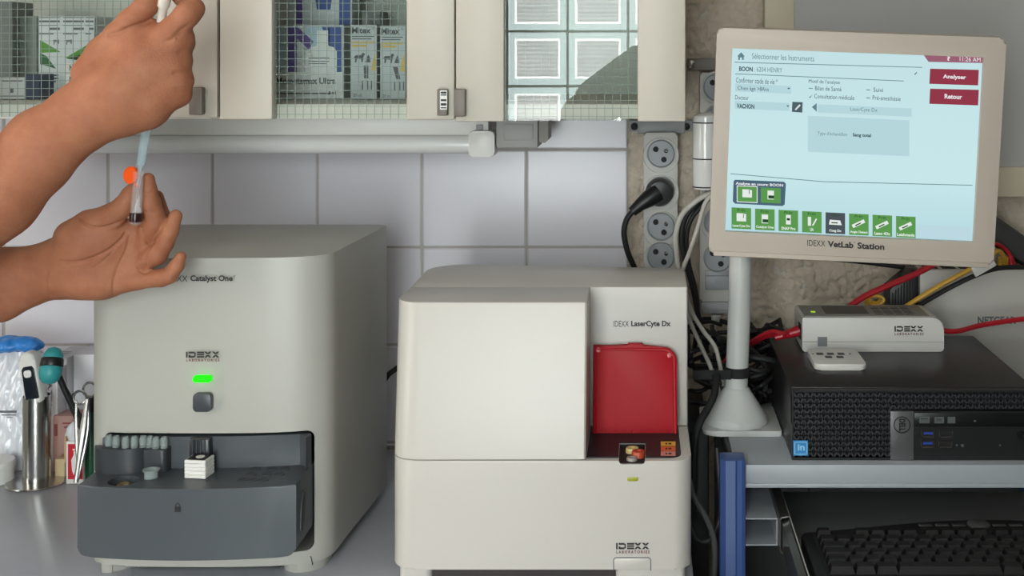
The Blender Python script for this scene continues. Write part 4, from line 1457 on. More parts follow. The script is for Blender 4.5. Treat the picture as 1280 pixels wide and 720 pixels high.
b = ('panel', (192, 227, 233), .97, 'panel'); sq(b, 919, 104.5, 989, 114.5, .0003); sq(b, 918.5, 126, 987, 136, .0003); sq(b, 1010, 145, 1137, 190, .0002); sq(b, 1063, 163, 1130, 173.5, .0004); sq(b, 1022, 130.5, 1140, 141, .0002)
b = B(); sq(b, 1148, 281, 1214, 297, .0002); layer('panel', b, (196, 226, 236), 1, 'panel2')
b = B(); sp(b, [(1154, 67.8), (1229, 69.3), (1228.5, 79), (1161, 77.5)], .0004); layer('title_bar', b, (172, 110, 130), .85, 'maroon1')
for (y0, y1) in ((86, 104), (111, 129)):
    b = B(); sp(b, [(1163, y0), (1224, y0 + 1.5), (1223, y1 + 3), (1162, y1 + 1)], .0004); layer('button', b, (168, 66, 86), .8, 'maroon2')
b = ('lettering', (240, 238, 242), 1, 'whitetext'); stx(b, 'Analyser', 1179, 93, 1208, 99.5, True); stx(b, 'Retour', 1181, 117.5, 1203, 123.5, True); stx(b, '?', 1184, 70.5, 1188, 76, True); stx(b, '11:26 AM', 1200, 71, 1226, 76.5)
stx(b, 'Analyse en cours: BOON', 919.5, 227.5, 979, 232, True, .0009)
b = B(); sp(b, [(917, 227), (919, 225), (980, 227.5), (982.5, 230), (981, 256), (978, 258), (919, 255), (916, 252)], .0003); layer('group_box', b, (88, 118, 138), .8, 'slate')
b = B(); sp(b, [(990.5, 127.5), (1003.5, 128), (1003, 141), (990, 140)], .0004); layer('button', b, (92, 112, 122), .8, 'pen')
b = B(); sp(b, [(993.5, 137), (999.5, 130.5), (1001, 132), (995, 138)], .0006); layer('icon', b, (236, 240, 242), 1, 'whiteicon0')
caps = ['LaserCyte Dx', 'Catalyst One', 'SNAP Pro', 'UA', 'Coag Dx', 'Angio Detect', 'Lasso 4Dx', 'Leishmania']
wt = ('lettering', (232, 244, 232), 1, 'whitetext2')
tiles = [(914.5 + i * 29.4, 259.5 + i * 1.55, 24.5, 26.5, i) for i in range(8)] + [(922, 233, 24, 19, 0), (951, 234.6, 25, 19, 1)]
for n_, (x, y, w, h, k) in enumerate(tiles):
    gt, wi = B(), B()
    b = B(); sq(b, x, y, x + w, y + h, .0005)
    layer('button', b, (92, 100, 108) if (k == 4) else (112, 182, 98), .75 if k == 4 else .74, 'greytile' if k == 4 else 'greentile')
    cxx, cyy = x + w / 2, y + h * .46
    if n_ == 8:
        b = B()
        for (a, c) in (((x - 1, y - 1), (x + w + 1, y)), ((x - 1, y + h), (x + w + 1, y + h + 1))):
            sq(wi, a[0], a[1], c[0], c[1], .0006)
        sq(wi, x - 1, y - 1, x, y + h + 1, .0006); sq(wi, x + w, y + .2, x + w + 1, y + h + 2, .0006)
    if k == 0:
        sq(wi, cxx - 6, cyy - 5, cxx + 3, cyy + 5, .0008); sq(wi, cxx + 3, cyy - 4, cxx + 6, cyy + 5.4, .0008); sq(gt, cxx + 2.2, cyy - 4, cxx + 3, cyy + 1, .001)
    elif k == 1:
        sq(wi, cxx - 4, cyy - 5, cxx + 4, cyy + 6, .0008); sq(gt, cxx - 3, cyy + 1, cxx + 4, cyy + 5, .001)
    elif k == 2:
        sq(wi, cxx - 3, cyy - 6, cxx + 3, cyy + 6, .0008); sq(gt, cxx - 2, cyy - 2, cxx + 2, cyy + 1, .001)
    elif k == 3:
        sq(wi, cxx - 5, cyy - 5, cxx - 1, cyy + 6, .0008); sp(wi, [(cxx, cyy + 6), (cxx + 5, cyy - 3), (cxx + 6.5, cyy - 2), (cxx + 2, cyy + 6)], .0008)
    elif k == 4:
        sp(wi, [(cxx - 7, cyy - 3), (cxx + 6, cyy - 2), (cxx + 8, cyy + 4), (cxx - 8, cyy + 3)], .0008); sq(gt, cxx - 5, cyy + 0, cxx + 3, cyy + 1.4, .001)
    else:
        sp(wi, [(cxx - 9, cyy + 2), (cxx + 6, cyy - 5), (cxx + 8, cyy - 1), (cxx - 7, cyy + 6)], .0008); sp(gt, [(cxx - 5, cyy + 2.3), (cxx + 2, cyy - 1), (cxx + 3, cyy), (cxx - 4, cyy + 3.6)], .001)
    if n_ < 8:
        wd = min(22, len(caps[k]) * 2.2)
        stx(wt, caps[k], cxx - wd / 2, y + h - 5.5, cxx + wd / 2, y + h - 1.6, True, .0008)
        stx(gt, 'Offline' if k == 4 else 'Prêt', cxx - 5, y + 1.5, cxx + 5, y + 5, False, .0008)
    layer('icon', wi, (238, 244, 240), 1, 'whiteicon')
    layer('lettering', gt, (52, 104, 58), .6, 'darkgreen')
# name under the screen
b = B()


def bz(x, y):
    q = scr(x, y); q.y = -.0061
    return q


for (s, x0, x1, y0, y1, bold) in (('IDEXX', 1008.5, 1031, 298.2, 305.5, False), ('VetLab', 1034, 1066, 299.5, 307.2, True), ('Station', 1071, 1104.5, 301.3, 309.3, True), ('®', 1066.5, 1068.5, 300.6, 302.6, False)):
    k = .05
    tl, tr, bl = bz(x0, y0), bz(x1, y0 + (x1 - x0) * k), bz(x0, y1)
    text_quad(b, s, tl, tr, bl, .0004, bold)
obj('lettering', b, M_ink, t, local=True, smooth=False)

# stand
Yp = 1.635
M_std = mat('stand_white', (206, 207, 204), 0.38, noise=.02)
t = thing('monitor_stand', 'white pole stand with a flared foot, beside the black desktop computer', 'stand', (XX(921, Yp), Yp, ZS))
sp_ = Vector((XX(920.5, Yp), Yp, ZS))
obj('base_plate', B().prism(rrect(XX(877, Yp), cx0 - .0015, Yp - .043, Yp + .07, [.003, .006, .018, .003]), ZS + .0004, ZS + .0075, 'z', bev=.0015), M_std, t)
prof = [(.0415, .0078), (.0415, .012), (.0385, .019), (.0335, .026), (.0275, .035), (.0225, .043), (.0185, .049), (.0165, .052), (.0155, .053)]
fl = obj('flared_foot', B().lathe(prof, sp_, 40), M_std, t, angle=60)
b = B(); quad(b, (XX(908, 1.598), 1.598, ZS + .0078), (XX(952, 1.598), 1.598, ZS + .0078), (XX(952, 1.594), 1.594, ZS + .0078), (XX(908, 1.594), 1.594, ZS + .0078))
obj('label_strip', B().box(XX(907, 1.597), XX(952, 1.597), 1.5945, 1.5985, ZS + .0076, ZS + .0079), M_grey, t)
ptop = P(928, 232, Yp - .004)
pdir = (ptop - sp_)
obj('pole', B().tube([sp_ + Vector((0, 0, .050)), sp_ + pdir * .5, ptop], [.0148, .0148, .0146], 28), M_std, t)
Yj = 1.68
ja, jb = P(882, 141, Yj), P(882, 236, Yj)
rj = 16 * Yj / F
j = obj('swivel_joint', B().lathe([(.0003, 0), (rj * .55, 0), (rj * .95, -.004), (rj, -.008), (rj, ZZ(232, Yj) - ja.z), (rj * .9, jb.z - ja.z), (.0003, jb.z - ja.z)], ja, 28), mat('joint_white', (214, 214, 212), .18, noise=.01, coat=.5), t)
for y in (153, 198, 233):
    z = ZZ(y, Yj)
    obj('joint_ring', B().lathe([(rj + .0003, -.0008), (rj + .0006, 0), (rj + .0003, .0008), (rj - .001, .0008), (rj - .001, -.0008)], (ja.x, ja.y, z), 28), M_black, j)
arm = [Vector((ja.x, Yj, ZZ(175, Yj))), Vector((ja.x + .03, Yj - .01, ZZ(175, Yj))), mc + MR @ Vector((-.04, .066, .02))]
obj('arm', B().tube(arm, .013, 16), M_std, t)
obj('arm', B().tube([ptop - Vector((0, 0, .02)), Vector((ja.x + .02, Yj, ZZ(215, Yj)))], .012, 16), M_std, t)
obj('tilt_plate', B().box(-.05, .05, .0625, .070, -.05, .05, .002, M=MR.to_4x4()).xf(Matrix.Translation(mc)), M_std, t)

# ------------------------------------------------------------------ network switch, adapter, board, rail
M_net = mat('switch_grey', (190, 186, 180), 0.4, noise=.02)
Yn_ = 1.815
t = thing('network_switch', 'light grey metal network switch standing upright behind the desktop computer', 'switch', (.58, 1.84, ZS))
obj('housing', B().box(XX(1150, Yn_), .80, Yn_, Yn_ + .04, ZS + .0005, ZZ(337, Yn_), .002), M_net, t)
b = B(); text_px(b, 'NETGEAR', 1222, 1270, 395.5, 405, Yn_, True); obj('lettering', b, M_inkg, t, smooth=False)
pb = B()
for k in range(6):
    pb.box(XX(1158 + k * 22, Yn_), XX(1174 + k * 22, Yn_), Yn_ + .006, Yn_ + .034, ZZ(337, Yn_) + .0001, ZZ(337, Yn_) + .0012)
obj('port', pb, M_dark, t, kind='stuff')
t = thing('power_adapter', 'black ribbed power adapter standing beside the network switch', 'adapter', (XX(1131, Yn_), 1.84, ZS))
pl = [(XX(1112, Yn_), ZS + .0005), (XX(1148.5, Yn_), ZS + .0005), (XX(1148.5, Yn_), ZZ(338, Yn_)), (XX(1142, Yn_), ZZ(338, Yn_)), (XX(1113, Yn_), ZZ(362, Yn_))]
ad_ = obj('case', B().prism(pl, Yn_ + .002, Yn_ + .05, bev=.002), M_black, t)
b = B()
for k in range(9):
    x = XX(1116 + k * 3.6, Yn_)
    b.box(x - .0009, x + .0009, Yn_ + .0005, Yn_ + .0022, ZZ(430, Yn_), ZZ(366 - max(0, min(22, (k * 3.0))), Yn_))
obj('rib', b, M_rubber, ad_, kind='stuff')

t = thing('framed_board', 'pale grey wall panel with a cream wooden frame, behind the monitor', 'panel', (XX(1200, 1.88), 1.885, ZZ(245, 1.88)))
Yb = 1.865
Mf = mat('cream_frame', (214, 202, 178), .5, noise=.05)
fxa, fxb, fza, fzb = XX(956, Yb), 1.0, ZZ(246, Yb), 2.1
fw = XX(993, Yb) - fxa
obj('frame_bar', B().box(fxa, fxa + fw, Yb, YW - .006, fza, fzb, .0015), Mf, t)
obj('frame_bar', B().box(fxa + fw + .0003, fxb - fw - .0003, Yb, YW - .006, fza, fza + fw, .0015), Mf, t)
obj('frame_bar', B().box(fxb - fw, fxb, Yb, YW - .006, fza, fzb, .0015), Mf, t)
obj('frame_bar', B().box(fxa + fw + .0003, fxb - fw - .0003, Yb, YW - .006, fzb - fw, fzb, .0015), Mf, t)
obj('panel', B().box(fxa + fw + .0002, fxb - fw - .0002, Yb + .006, YW - .007, fza + fw + .0003, fzb - fw - .0003), mat('board_grey', (184, 182, 180), .5, noise=.02), t)

t = thing('cable_duct', 'dark grey sloping cable duct on the wall behind the monitor corner', 'duct', P(1262, 305, 1.87))
a_, c_ = P(1215, 268, 1.872), P(1330, 348, 1.872)
dd = (c_ - a_).normalized(); up_ = Vector((0, 1, 0)).cross(dd)
nn_ = up_ * .018
pl = [(a_ + nn_).xz, (c_ + nn_).xz, (c_ - nn_).xz, (a_ - nn_).xz]
obj('cover', B().prism([tuple(q) for q in pl], 1.855, 1.889, bev=.005, seg=3), mat('duct_grey', (66, 66, 66), .35), t)
obj('lid_edge', B().tube([a_ + up_ * .0185 - Vector((0, .008, 0)), c_ + up_ * .0185 - Vector((0, .008, 0))], .0022, 8), M_black, t)


# ------------------------------------------------------------------ cables
def cable(label, pts, r, m, group=None, n=8, plug=None, base=None):
    pts = [Vector(p) for p in pts]
    t = thing('cable', label, 'cable', pts[0] if base is None else base, group)
    obj('cord', B().tube(spline(pts, n), r, 10), m, t)
    if plug:
        (p, q, r0, r1, mm) = plug
        obj('plug', B().tube([p, q], [r0, r1], 12), mm, t)
    return t


M_redc = mat('red_cable', (178, 24, 40), .35, noise=.03)
M_yelc = mat('yellow_cable', (206, 160, 52), .4, noise=.04)
M_gryc = mat('grey_cable', (184, 180, 172), .5, noise=.02)
M_dgr = mat('dark_grey_cable', (84, 84, 84), .5, noise=.02)
hp = Vector((hx0 - .001, Yh + .023, ct + .024))
cable('red network cable plugged into the end of the white hub beside the pole', [hp, hp + Vector((-.02, 0, -.004)), P(962, 415, 1.72), P(935, 430, 1.74), P(915, 441, 1.76), P(900, 460, 1.78)], .0032, M_redc,
      plug=(hp, hp + Vector((-.034, .0, -.010)), .0075, .0040, M_redc))
cable('red network cable below the plugged one, running behind the pole', [P(985, 419, 1.70), P(960, 420, 1.74), P(935, 434, 1.76), P(912, 452, 1.80)], .003, M_redc)
cable('red network cable crossing in front of the network switch', [Vector((hx1 - .001, Yh + .03, ZZ(416, 1.70))), P(1196, 414, 1.72), P(1230, 406, 1.74), P(1290, 398, 1.75), P(1350, 400, 1.76), P(1400, 430, 1.77), P(1410, 480, 1.77), (.66, 1.80, ZS - .1), (.66, 1.84, .6), (.67, 1.86, .004)], .0036, M_redc)
cable('red network cable rising from behind the hub to under the monitor', [P(1058, 386, 1.785), P(1080, 371, 1.785), P(1110, 357, 1.785), P(1145, 342, 1.785), P(1180, 322, 1.785), P(1200, 300, 1.785)], .0046, M_redc)
cable('yellow network cable rising from the hub towards the network switch', [P(1128, 386, 1.785), P(1150, 372, 1.78), P(1180, 354, 1.775), P(1210, 338, 1.77), P(1232, 326, 1.775), P(1246, 314, 1.79), P(1254, 320, 1.81), P(1254, 334, 1.83)], .0036, M_yelc,
      plug=(P(1254, 322, 1.83), P(1254, 338, 1.835), .0075, .0075, M_yelc))
cable('black cable lying along the yellow one in front of the network switch', [P(1140, 388, 1.79), P(1158, 376, 1.79), P(1190, 358, 1.785), P(1220, 344, 1.78), P(1250, 335, 1.79), P(1300, 334, 1.80)], .0036, M_rubber)
cable('red network cable looping down into the top of the network switch', [P(1225, 306, 1.83), P(1244, 305, 1.83), P(1256, 311, 1.83), P(1264, 322, 1.832), P(1267, 336, 1.835)], .0028, M_redc,
      plug=(P(1263, 320, 1.832), P(1266, 339, 1.835), .004, .008, M_redc))
pts = []
for k in range(40):
    a = k / 40 * 2 * math.pi * 2.4
    pts.append(P(1094 + (9 + 3 * math.sin(a * .4)) * math.cos(a), 378 + 6 * math.sin(a) - (k / 40) * 6, 1.795 + .006 * math.sin(a * .7)))
cable('coiled yellow cable end peeking out behind the white hub', pts, .0022, M_yelc, n=3)
cable('black cable along the wall just below the monitor', [P(940, 316, 1.87), P(1010, 321, 1.872), P(1080, 328, 1.872), P(1140, 335, 1.868), P(1200, 336, 1.86)], .0032, M_rubber)
tg = thing('cable_tag', 'white paper tag wrapped on the yellow and black cables', 'tag', P(1228, 336, 1.76))
b = B()
p0, p1 = P(1215, 341, 1.765), P(1243, 325, 1.765)
u_ = (p1 - p0).normalized(); v_ = Vector((0, 1, 0)).cross(u_)
b.box(-.017, .017, -.0035, .0035, -.0075, .0075, .001, M=Matrix.Translation((p0 + p1) / 2) @ Matrix((u_, Vector((0, 1, 0)), -v_)).transposed().to_4x4())
obj('paper', b, M_white, tg)

cable('thick pale grey cable curving down from the swivel joint to the wide analyzer', [P(892, 240, 1.70), P(872, 250, 1.70), P(853, 268, 1.71), P(845, 292, 1.72), P(846, 318, 1.73), P(850, 345, 1.74), P(858, 390, 1.76)], .0036, M_gryc)
cable('thin pale grey cable hanging straight from the swivel joint', [P(890, 243, 1.69), P(881, 255, 1.69), P(872, 285, 1.70), P(862, 315, 1.71), P(853, 340, 1.72), P(848, 380, 1.75)], .003, M_gryc)
cable('black cable curving down from the swivel joint, outer of two', [P(893, 238, 1.71), P(874, 252, 1.715), P(857, 272, 1.72), P(852, 298, 1.725), P(856, 325, 1.73), P(866, 360, 1.73), P(874, 400, 1.74), P(884, 440, 1.76)], .0038, M_rubber)
cable('black cable curving down from the swivel joint, inner of two', [P(893, 242, 1.715), P(878, 256, 1.72), P(863, 276, 1.725), P(858, 300, 1.73), P(861, 330, 1.735), P(869, 362, 1.735), P(872, 396, 1.74), P(868, 440, 1.77)], .0034, M_rubber)
cable('pale cable bending towards the flared foot of the stand, upper one', [P(856, 362, 1.72), P(864, 388, 1.72), P(878, 412, 1.71), P(893, 432, 1.70), P(899, 452, 1.69), P(905, 482, 1.69)], .003, M_gryc)
cable('pale cable bending towards the flared foot of the stand, lower one', [P(853, 372, 1.73), P(862, 400, 1.725), P(876, 432, 1.715), P(888, 458, 1.705), P(897, 484, 1.70), P(904, 505, 1.70)], .003, M_gryc)
cable('short pale cable below the end of the socket strip with a switch', [P(895, 396, 1.86), P(893, 405, 1.86), P(886, 430, 1.86), P(878, 455, 1.86)], .0042, M_gryc, plug=(P(895, 393, 1.86), P(894, 406, 1.86), .0075, .0055, M_gryc))
cable('black cable crossing under the socket strip to the pole', [P(868, 404, 1.80), P(888, 416, 1.80), P(912, 425, 1.80), P(940, 414, 1.80), P(975, 413, 1.82)], .0032, M_rubber)
cable('black cable looping in front of the stand foot and down the gap', [P(895, 470, 1.60), P(893, 492, 1.585), P(884, 512, 1.575), P(874, 530, 1.565), P(868, 560, 1.56), P(866, 640, 1.56)], .005, M_rubber)
cable('dark grey cable hanging in the gap beside the blue post', [P(862, 600, 1.55), P(868, 622, 1.54), P(884, 650, 1.53), P(893, 680, 1.53), P(892, 730, 1.53), P(888, 800, 1.54)], .0036, M_dgr)
cable('dark grey cable making a loose loop in the gap beside the blue post', [P(862, 650, 1.57), P(870, 672, 1.57), P(884, 676, 1.57), P(896, 660, 1.57), P(901, 630, 1.58), P(896, 560, 1.60)], .003, mat('darker_cable', (56, 56, 56), .5))
cable('black cable strung between the backs of the two analyzers', [(-.42, 1.70, 1.08), (-.40, 1.73, 1.07), P(474, 477, 1.76), P(487, 467, 1.77), P(502, 456, 1.77), (-.30, 1.74, 1.09), (-.22, 1.692, 1.09)], .0038, M_rubber)

t = thing('strap', 'black hook-and-loop strap around the white pole', 'strap', P(920, 464, Yp))
b = B()
pc = sp_ + pdir * ((ZZ(464, Yp) - sp_.z) / pdir.z)
b.lathe([(.0152, -.0065), (.0166, -.0062), (.0166, .0062), (.0152, .0065)], pc, 28)
st2 = obj('band', b, mat('strap_black', (28, 27, 28), .8), t)
b = B(); b.box(XX(866, 1.62), pc.x - .01, 1.615, 1.6175, pc.z - .006, pc.z + .006, .0006); obj('tail', b, mat('strap_black', (28, 27, 28), .8), t)

# the tangle behind the pole foot
b = B()
rr = random.Random(11)
for k in range(46):
    x0 = rr.uniform(.070, .205); y0 = rr.uniform(1.70, 1.86); z0 = ZS + rr.uniform(.006, .085)
    pts = []
    a0 = rr.uniform(0, 6.28); rad = rr.uniform(.014, .04)
    for i in range(6):
        a = a0 + i * rr.uniform(.5, .9)
        pts.append((min(.21, max(.072, x0 + rad * math.cos(a))), min(1.872, max(1.69, y0 + rad * .6 * math.sin(a))), max(ZS + .006, z0 + rad * .8 * math.sin(a * .7 + k))))
    b.tube(spline(pts, 4), rr.uniform(.0026, .0044), 7)
o = obj('cable_tangle', b, M_rubber, loc=(.14, 1.78, ZS), kind='stuff')
tag(o, 'tangle of black cables piled behind the flared foot of the stand', 'cables')
# black slab added in the gap, standing in for the deep shade there
t = thing('gap_shade_slab', 'black slab added to darken the gap beside the blue post', 'dark filler', (.079, 1.76, 0))
obj('case', B().box(.066, .0925, 1.66, 1.86, 0, 1.0, .003), M_black, t)

# ------------------------------------------------------------------ left end of the counter
ZC0 = .9
# brushed thermometer stand
Yt_ = 1.742
cb = Vector((XX(46, Yt_), Yt_, ZC0))
t = thing('thermometer_stand', 'brushed steel tube stand on a round foot at the end of the counter', 'stand', cb)
obj('foot', B().lathe([(.0405, .0004), (.041, .0015), (.040, .003), (.0185, .0045), (.0003, .0045)], cb, 40), M_steel, t)
obj('tube', B().lathe([(.0185, .0046), (.0185, .122), (.0178, .1225), (.0172, .122), (.0172, .008), (.0003, .008)], cb, 32), M_steel, t)
# thermometer
t = thing('ear_thermometer', 'white digital thermometer with a dark window in the steel tube stand', 'thermometer', cb + Vector((0, 0, .01)))
Yw = 1.735
pl = []
ctr = P(41, 470, Yw)
ax = (P(36, 441, Yw) - P(46, 502, Yw)).normalized()
sd = Vector((ax.z, 0, -ax.x))
def tp_(u, v): return (ctr + ax * u + sd * v)
w_, l_ = .0125, .034
out_ = [(l_ + .0015 - .011 + .011 * math.cos(a), .0112 * math.sin(a)) for a in [math.radians(-90 + i * 15) for i in range(13)]]
out_ = [(-l_, .0128)] + [(l_ - .011 + .0125 * math.cos(math.radians(a)), .0115 * math.sin(math.radians(a))) for a in range(90, -91, -15)] + [(-l_, -.0128), (-l_ - .003, -.008), (-l_ - .003, .008)]
P2 = [tp_(u, v) for u, v in out_]
obj('body', B().prism([(q.x, q.z) for q in P2], Yw - .010, Yw + .010, bev=.004, seg=3), M_white, t)
P2 = [tp_(u, v) for u, v in [(-.030, .0085), (-.028, .0095), (.012, .0088), (.016, .006), (.016, -.006), (.012, -.0088), (-.028, -.0095), (-.030, -.0085)]]
wn = obj('window', B().prism([(q.x, q.z) for q in P2], Yw - .0112, Yw - .0095, bev=.0006), mat('display_dark', (28, 34, 42), .15), t)
P2 = [tp_(u, v) for u, v in rrect(.001, .011, -.0055, .0048, .003)]
obj('button', B().prism([(q.x, q.z) for q in P2], Yw - .0128, Yw - .0113, bev=.0006), M_white, t)
obj('probe', B().tube([tp_(-l_ - .002, 0), tp_(-l_ - .04, 0)], .006, 12), M_white, t)

# reflex hammer leaning in the holder
t = thing('reflex_hammer', 'reflex hammer with a teal double-ended head and black handle', 'hammer', P(105, 560, 1.745))
Yh_ = 1.715
ha, hb_ = P(61.5, 474, Yh_ - .006), P(68, 436, Yh_ + .01)
ax = (hb_ - ha).normalized()
Mh = ax.to_track_quat('Z', 'Y').to_matrix()
L = (hb_ - ha).length
M_tl = mat('teal_rubber', (52, 152, 156), .45, noise=.03)
obj('head', B().lathe([(.0003, -.007), (.008, -.005), (.0125, 0), (.0150, .008), (.0152, .014), (.0145, .0165)], ha, 24, M=Mh), M_tl, t, angle=60)
obj('head', B().lathe([(.0135, .0285), (.0135, .032), (.012, L - .006), (.0085, L), (.0003, L + .003)], ha, 24, M=Mh), M_tl, t, angle=60)
obj('collar', B().lathe([(.0147, .0166), (.0155, .018), (.0148, .027), (.0137, .0284)], ha, 24, M=Mh), M_black, t)
obj('handle', B().tube([P(70, 462, Yh_ + .004), P(80, 485, Yh_ + .012), P(96, 518, 1.735), P(110, 548, 1.745), P(116, 590, 1.75)], [.0045, .0042, .0055, .006, .005], 12), M_black, t)

# instrument pot hidden behind the grey analyzer's shoulder: green bottle, scissors, forceps
Yf2 = 1.735
t = thing('scissors', 'steel surgical scissors with ring handles, standing beside the green bottle', 'scissors', P(100, 604, Yf2))
for (x, y, r, m0) in ((112.5, 487, 8.5, 1), (100, 497, 8, -1)):
    pts = [P(x + r * math.cos(a), y + r * 1.05 * math.sin(a), Yf2 + .004 * m0) for a in [2 * math.pi * k / 20 for k in range(21)]]
    bl = B().tube(pts, .0018, 8)
    if m0 > 0:
        bl.tube([P(109, 496, Yf2 + .004), P(107, 520, Yf2), P(101, 560, Yf2 - .004), P(97, 600, Yf2 - .006)], [.0022, .0032, .003, .0012], 8)
    else:
        bl.tube([P(95, 500, Yf2 - .004), P(95, 530, Yf2 - .004), P(96, 560, Yf2 - .006), P(99, 598, Yf2 - .007)], [.0018, .0024, .0026, .0012], 8)
    obj('blade', bl, M_steel, t)
t = thing('forceps', 'bright steel forceps leaning towards the drawer, next to the red box', 'forceps', P(94, 606, 1.70))
for s in (-1, 1):
    pts = [P(109, 499, 1.72), P(107 + s * 2, 530, 1.715 + .003 * s), P(102 + s * 2, 565, 1.708 + .003 * s), P(95 + s * .6, 603, 1.70 + .001 * s)]
    obj('arm', B().tube(spline(pts, 5), [.0028 + .0022 * math.sin(math.pi * min(1, k / 15 * 1.1)) ** 2 for k in range(16)], 8), M_steel, t)
t = thing('green_bottle', 'dark green bottle standing against the side of the tall grey analyzer', 'bottle', (XX(113, 1.75), 1.75, ZC0))
cg = (XX(113.5, 1.75), 1.75, ZC0)
obj('body', B().lathe([(.0095, .0005), (.010, .004), (.010, .088), (.0085, .094), (.0055, .098), (.0003, .099)], cg, 24), mat('green_glass', (28, 78, 52), .25, noise=.03), t)
obj('cap', B().lathe([(.0062, .0985), (.0065, .101), (.0065, .116), (.0058, .118), (.0003, .118)], cg, 20), M_black, t)
# red and white small carton with a bottle emblem
Yr = 1.735
t = thing('small_red_carton', 'small open red and white carton with a white bottle emblem', 'box', (XX(92, Yr), Yr + .015, ZC0))
X0, X1, Z1 = XX(82.5, Yr), XX(104, Yr), ZZ(552, Yr)
obj('carton', B().box(X0, X1, Yr, Yr + .03, ZC0 + .0004, Z1, .0006), M_white, t)
b = B(); quad_px(b, 85, 103.5, 555, 599, Yr); rp = obj('print', b, mat('carton_red', (196, 34, 52), .4), t, smooth=False)
b = B(); poly_px(b, [(92, 564), (95, 564), (95, 569), (98, 574), (97, 582), (92, 594), (90, 588), (89, 575), (92, 569)], Yr - .0004)
quad_px(b, 91, 99, 561, 563, Yr - .0004)
obj('emblem', b, M_white, rp, smooth=False)
obj('flap', B().box(X0 - .0022, X0 - .0006, Yr, Yr + .03, ZC0 + .03, Z1 + .006), mat('kraft', (196, 160, 118), .7), t)
b = B()
b.ball((XX(90, Yr), Yr + .014, Z1 + .006), .015, 3, (1, .7, 1.25))
for v in b.bm.verts:
    s = math.sin(v.co.x * 900) * math.sin(v.co.z * 700 + 1) * math.sin(v.co.y * 800)
    v.co.x += .0016 * s; v.co.z += .0016 * s
o = obj('sachet', b, mat('foil_white', (206, 208, 212), .25, noise=.05), t)
# cartons behind
def lbox(name, label, X0, X1, Y0_, Y1_, Z1, m):
    t = thing(name, label, 'box', ((X0 + X1) / 2, (Y0_ + Y1_) / 2, ZC0))
    obj('carton', B().box(X0, X1, Y0_, Y1_, ZC0 + .0004, Z1, .001), m, t)
    return t
M_car = mat('carton_white', (206, 204, 208), .55, noise=.02)
Zt = ZC - .4487
t = lbox('shipping_carton', 'white printed carton against the tiles, behind the steel stand', XX(58, 1.815), -.839, 1.815, 1.889, Zt, M_car)
b = B()
for (ya, za, yb2, zb2) in ((1.835, Zt - .022, 1.882, Zt - .021), (1.840, Zt - .05, 1.868, Zt - .049), (1.840, Zt - .054, 1.862, Zt - .053), (1.83, Zt - .062, 1.882, Zt - .056)):
    b.add([(-.8386, ya, za), (-.8386, yb2, za), (-.8386, yb2, zb2), (-.8386, ya, zb2)], [(0, 1, 2, 3)])
for k in range(4):
    b.box(-.88 + .0, -.85, 1.83 + k * .008, 1.832 + k * .008, Zt + .0001, Zt + .0003)
obj('lettering', b, M_inkg, t, smooth=False)
t = lbox('label_carton', 'narrow white carton with upright lettering, directly behind the steel stand', XX(59, 1.785), XX(72, 1.785), 1.785, 1.812, ZZ(462, 1.785), M_car)
b = B(); text_quad(b, 'A.TEX', P(65, 478, 1.785), P(65, 508, 1.785), P(59.8, 478, 1.785), .0005, True); obj('lettering', b, M_inkg, t, smooth=False)
t = lbox('brown_carton', 'pinkish brown carton standing behind the small red one', XX(66, 1.778), XX(104, 1.778), 1.778, 1.812, ZZ(520, 1.778), mat('pink_brown', (172, 134, 124), .6, noise=.05))
b = B()
for k in range(3):
    quad_px(b, 78 + k * 2, 100, 528 + k * 5, 530 + k * 5, 1.778)
quad_px(b, 68, 72, 530, 545, 1.778)
obj('print', b, mat('rust_print', (140, 70, 60), .6), t, smooth=False)
t = lbox('shipping_carton', 'white carton mostly hidden by the tall grey analyzer, against the tiles', -.836, -.80, 1.83, 1.889, ZZ(437, 1.86), M_car)
t = lbox('wood_block', 'pale wooden block on the counter behind the small red carton', XX(70, 1.76), XX(82, 1.76), 1.757, 1.775, ZZ(574, 1.757), mat('pale_wood', (206, 182, 142), .6, noise=.08))
# translucent bag
t = thing('plastic_pouch', 'crinkled translucent white plastic pouch leaning at the counter end', 'pouch', (XX(12, 1.79), 1.795, ZC0))
nu, nv = 26, 30
bx_ = (XX(-30, 1.79), XX(45, 1.79)); bz_ = (ZC0 + .001, ZZ(441, 1.79))
vs, fs = [], []
for s in (0, 1):
    for j_ in range(nv + 1):
        for i_ in range(nu + 1):
            u, v = i_ / nu, j_ / nv
            bulge = .020 * (math.sin(math.pi * u) ** .6) * (1 - v * .75) * (math.sin(math.pi * min(1, v * 1.0 + .12)) ** .3 if v < .99 else .1)
            cr_ = .0022 * math.sin(u * 31 + v * 9) * math.sin(v * 23 - u * 7) + .0015 * math.sin(u * 57 + v * 41)
            x = bx_[0] + (bx_[1] - bx_[0]) * (u + .02 * math.sin(v * 7)) - (.012 * (1 - v) if u > .5 else 0) * (u - .5) * 2 + .004 * math.sin(v * 9) * u
            y = 1.797 + v * .008 + (-1 if s == 0 else .35) * bulge + cr_ * (1 if s == 0 else 0)
            vs.append((x, y, bz_[0] + (bz_[1] - bz_[0]) * v))
o0 = (nu + 1) * (nv + 1)
for s in (0, 1):
    for j_ in range(nv):
        for i_ in range(nu):
            q = s * o0 + j_ * (nu + 1) + i_
            fs.append((q, q + 1, q + nu + 2, q + nu + 1))
pb_ = obj('film', B().add(vs, fs), mat('pouch_film', (212, 214, 220), .22, noise=.02, coat=.3), t, angle=70)
b = B()
for (x0, x1, y0, y1) in ((0, 21, 513, 516), (2, 20, 518, 519.4), (8, 16, 521, 522)):
    quad_px(b, x0, x1, y0, y1, 1.768)
obj('print', b, M_inkg, pb_, smooth=False)
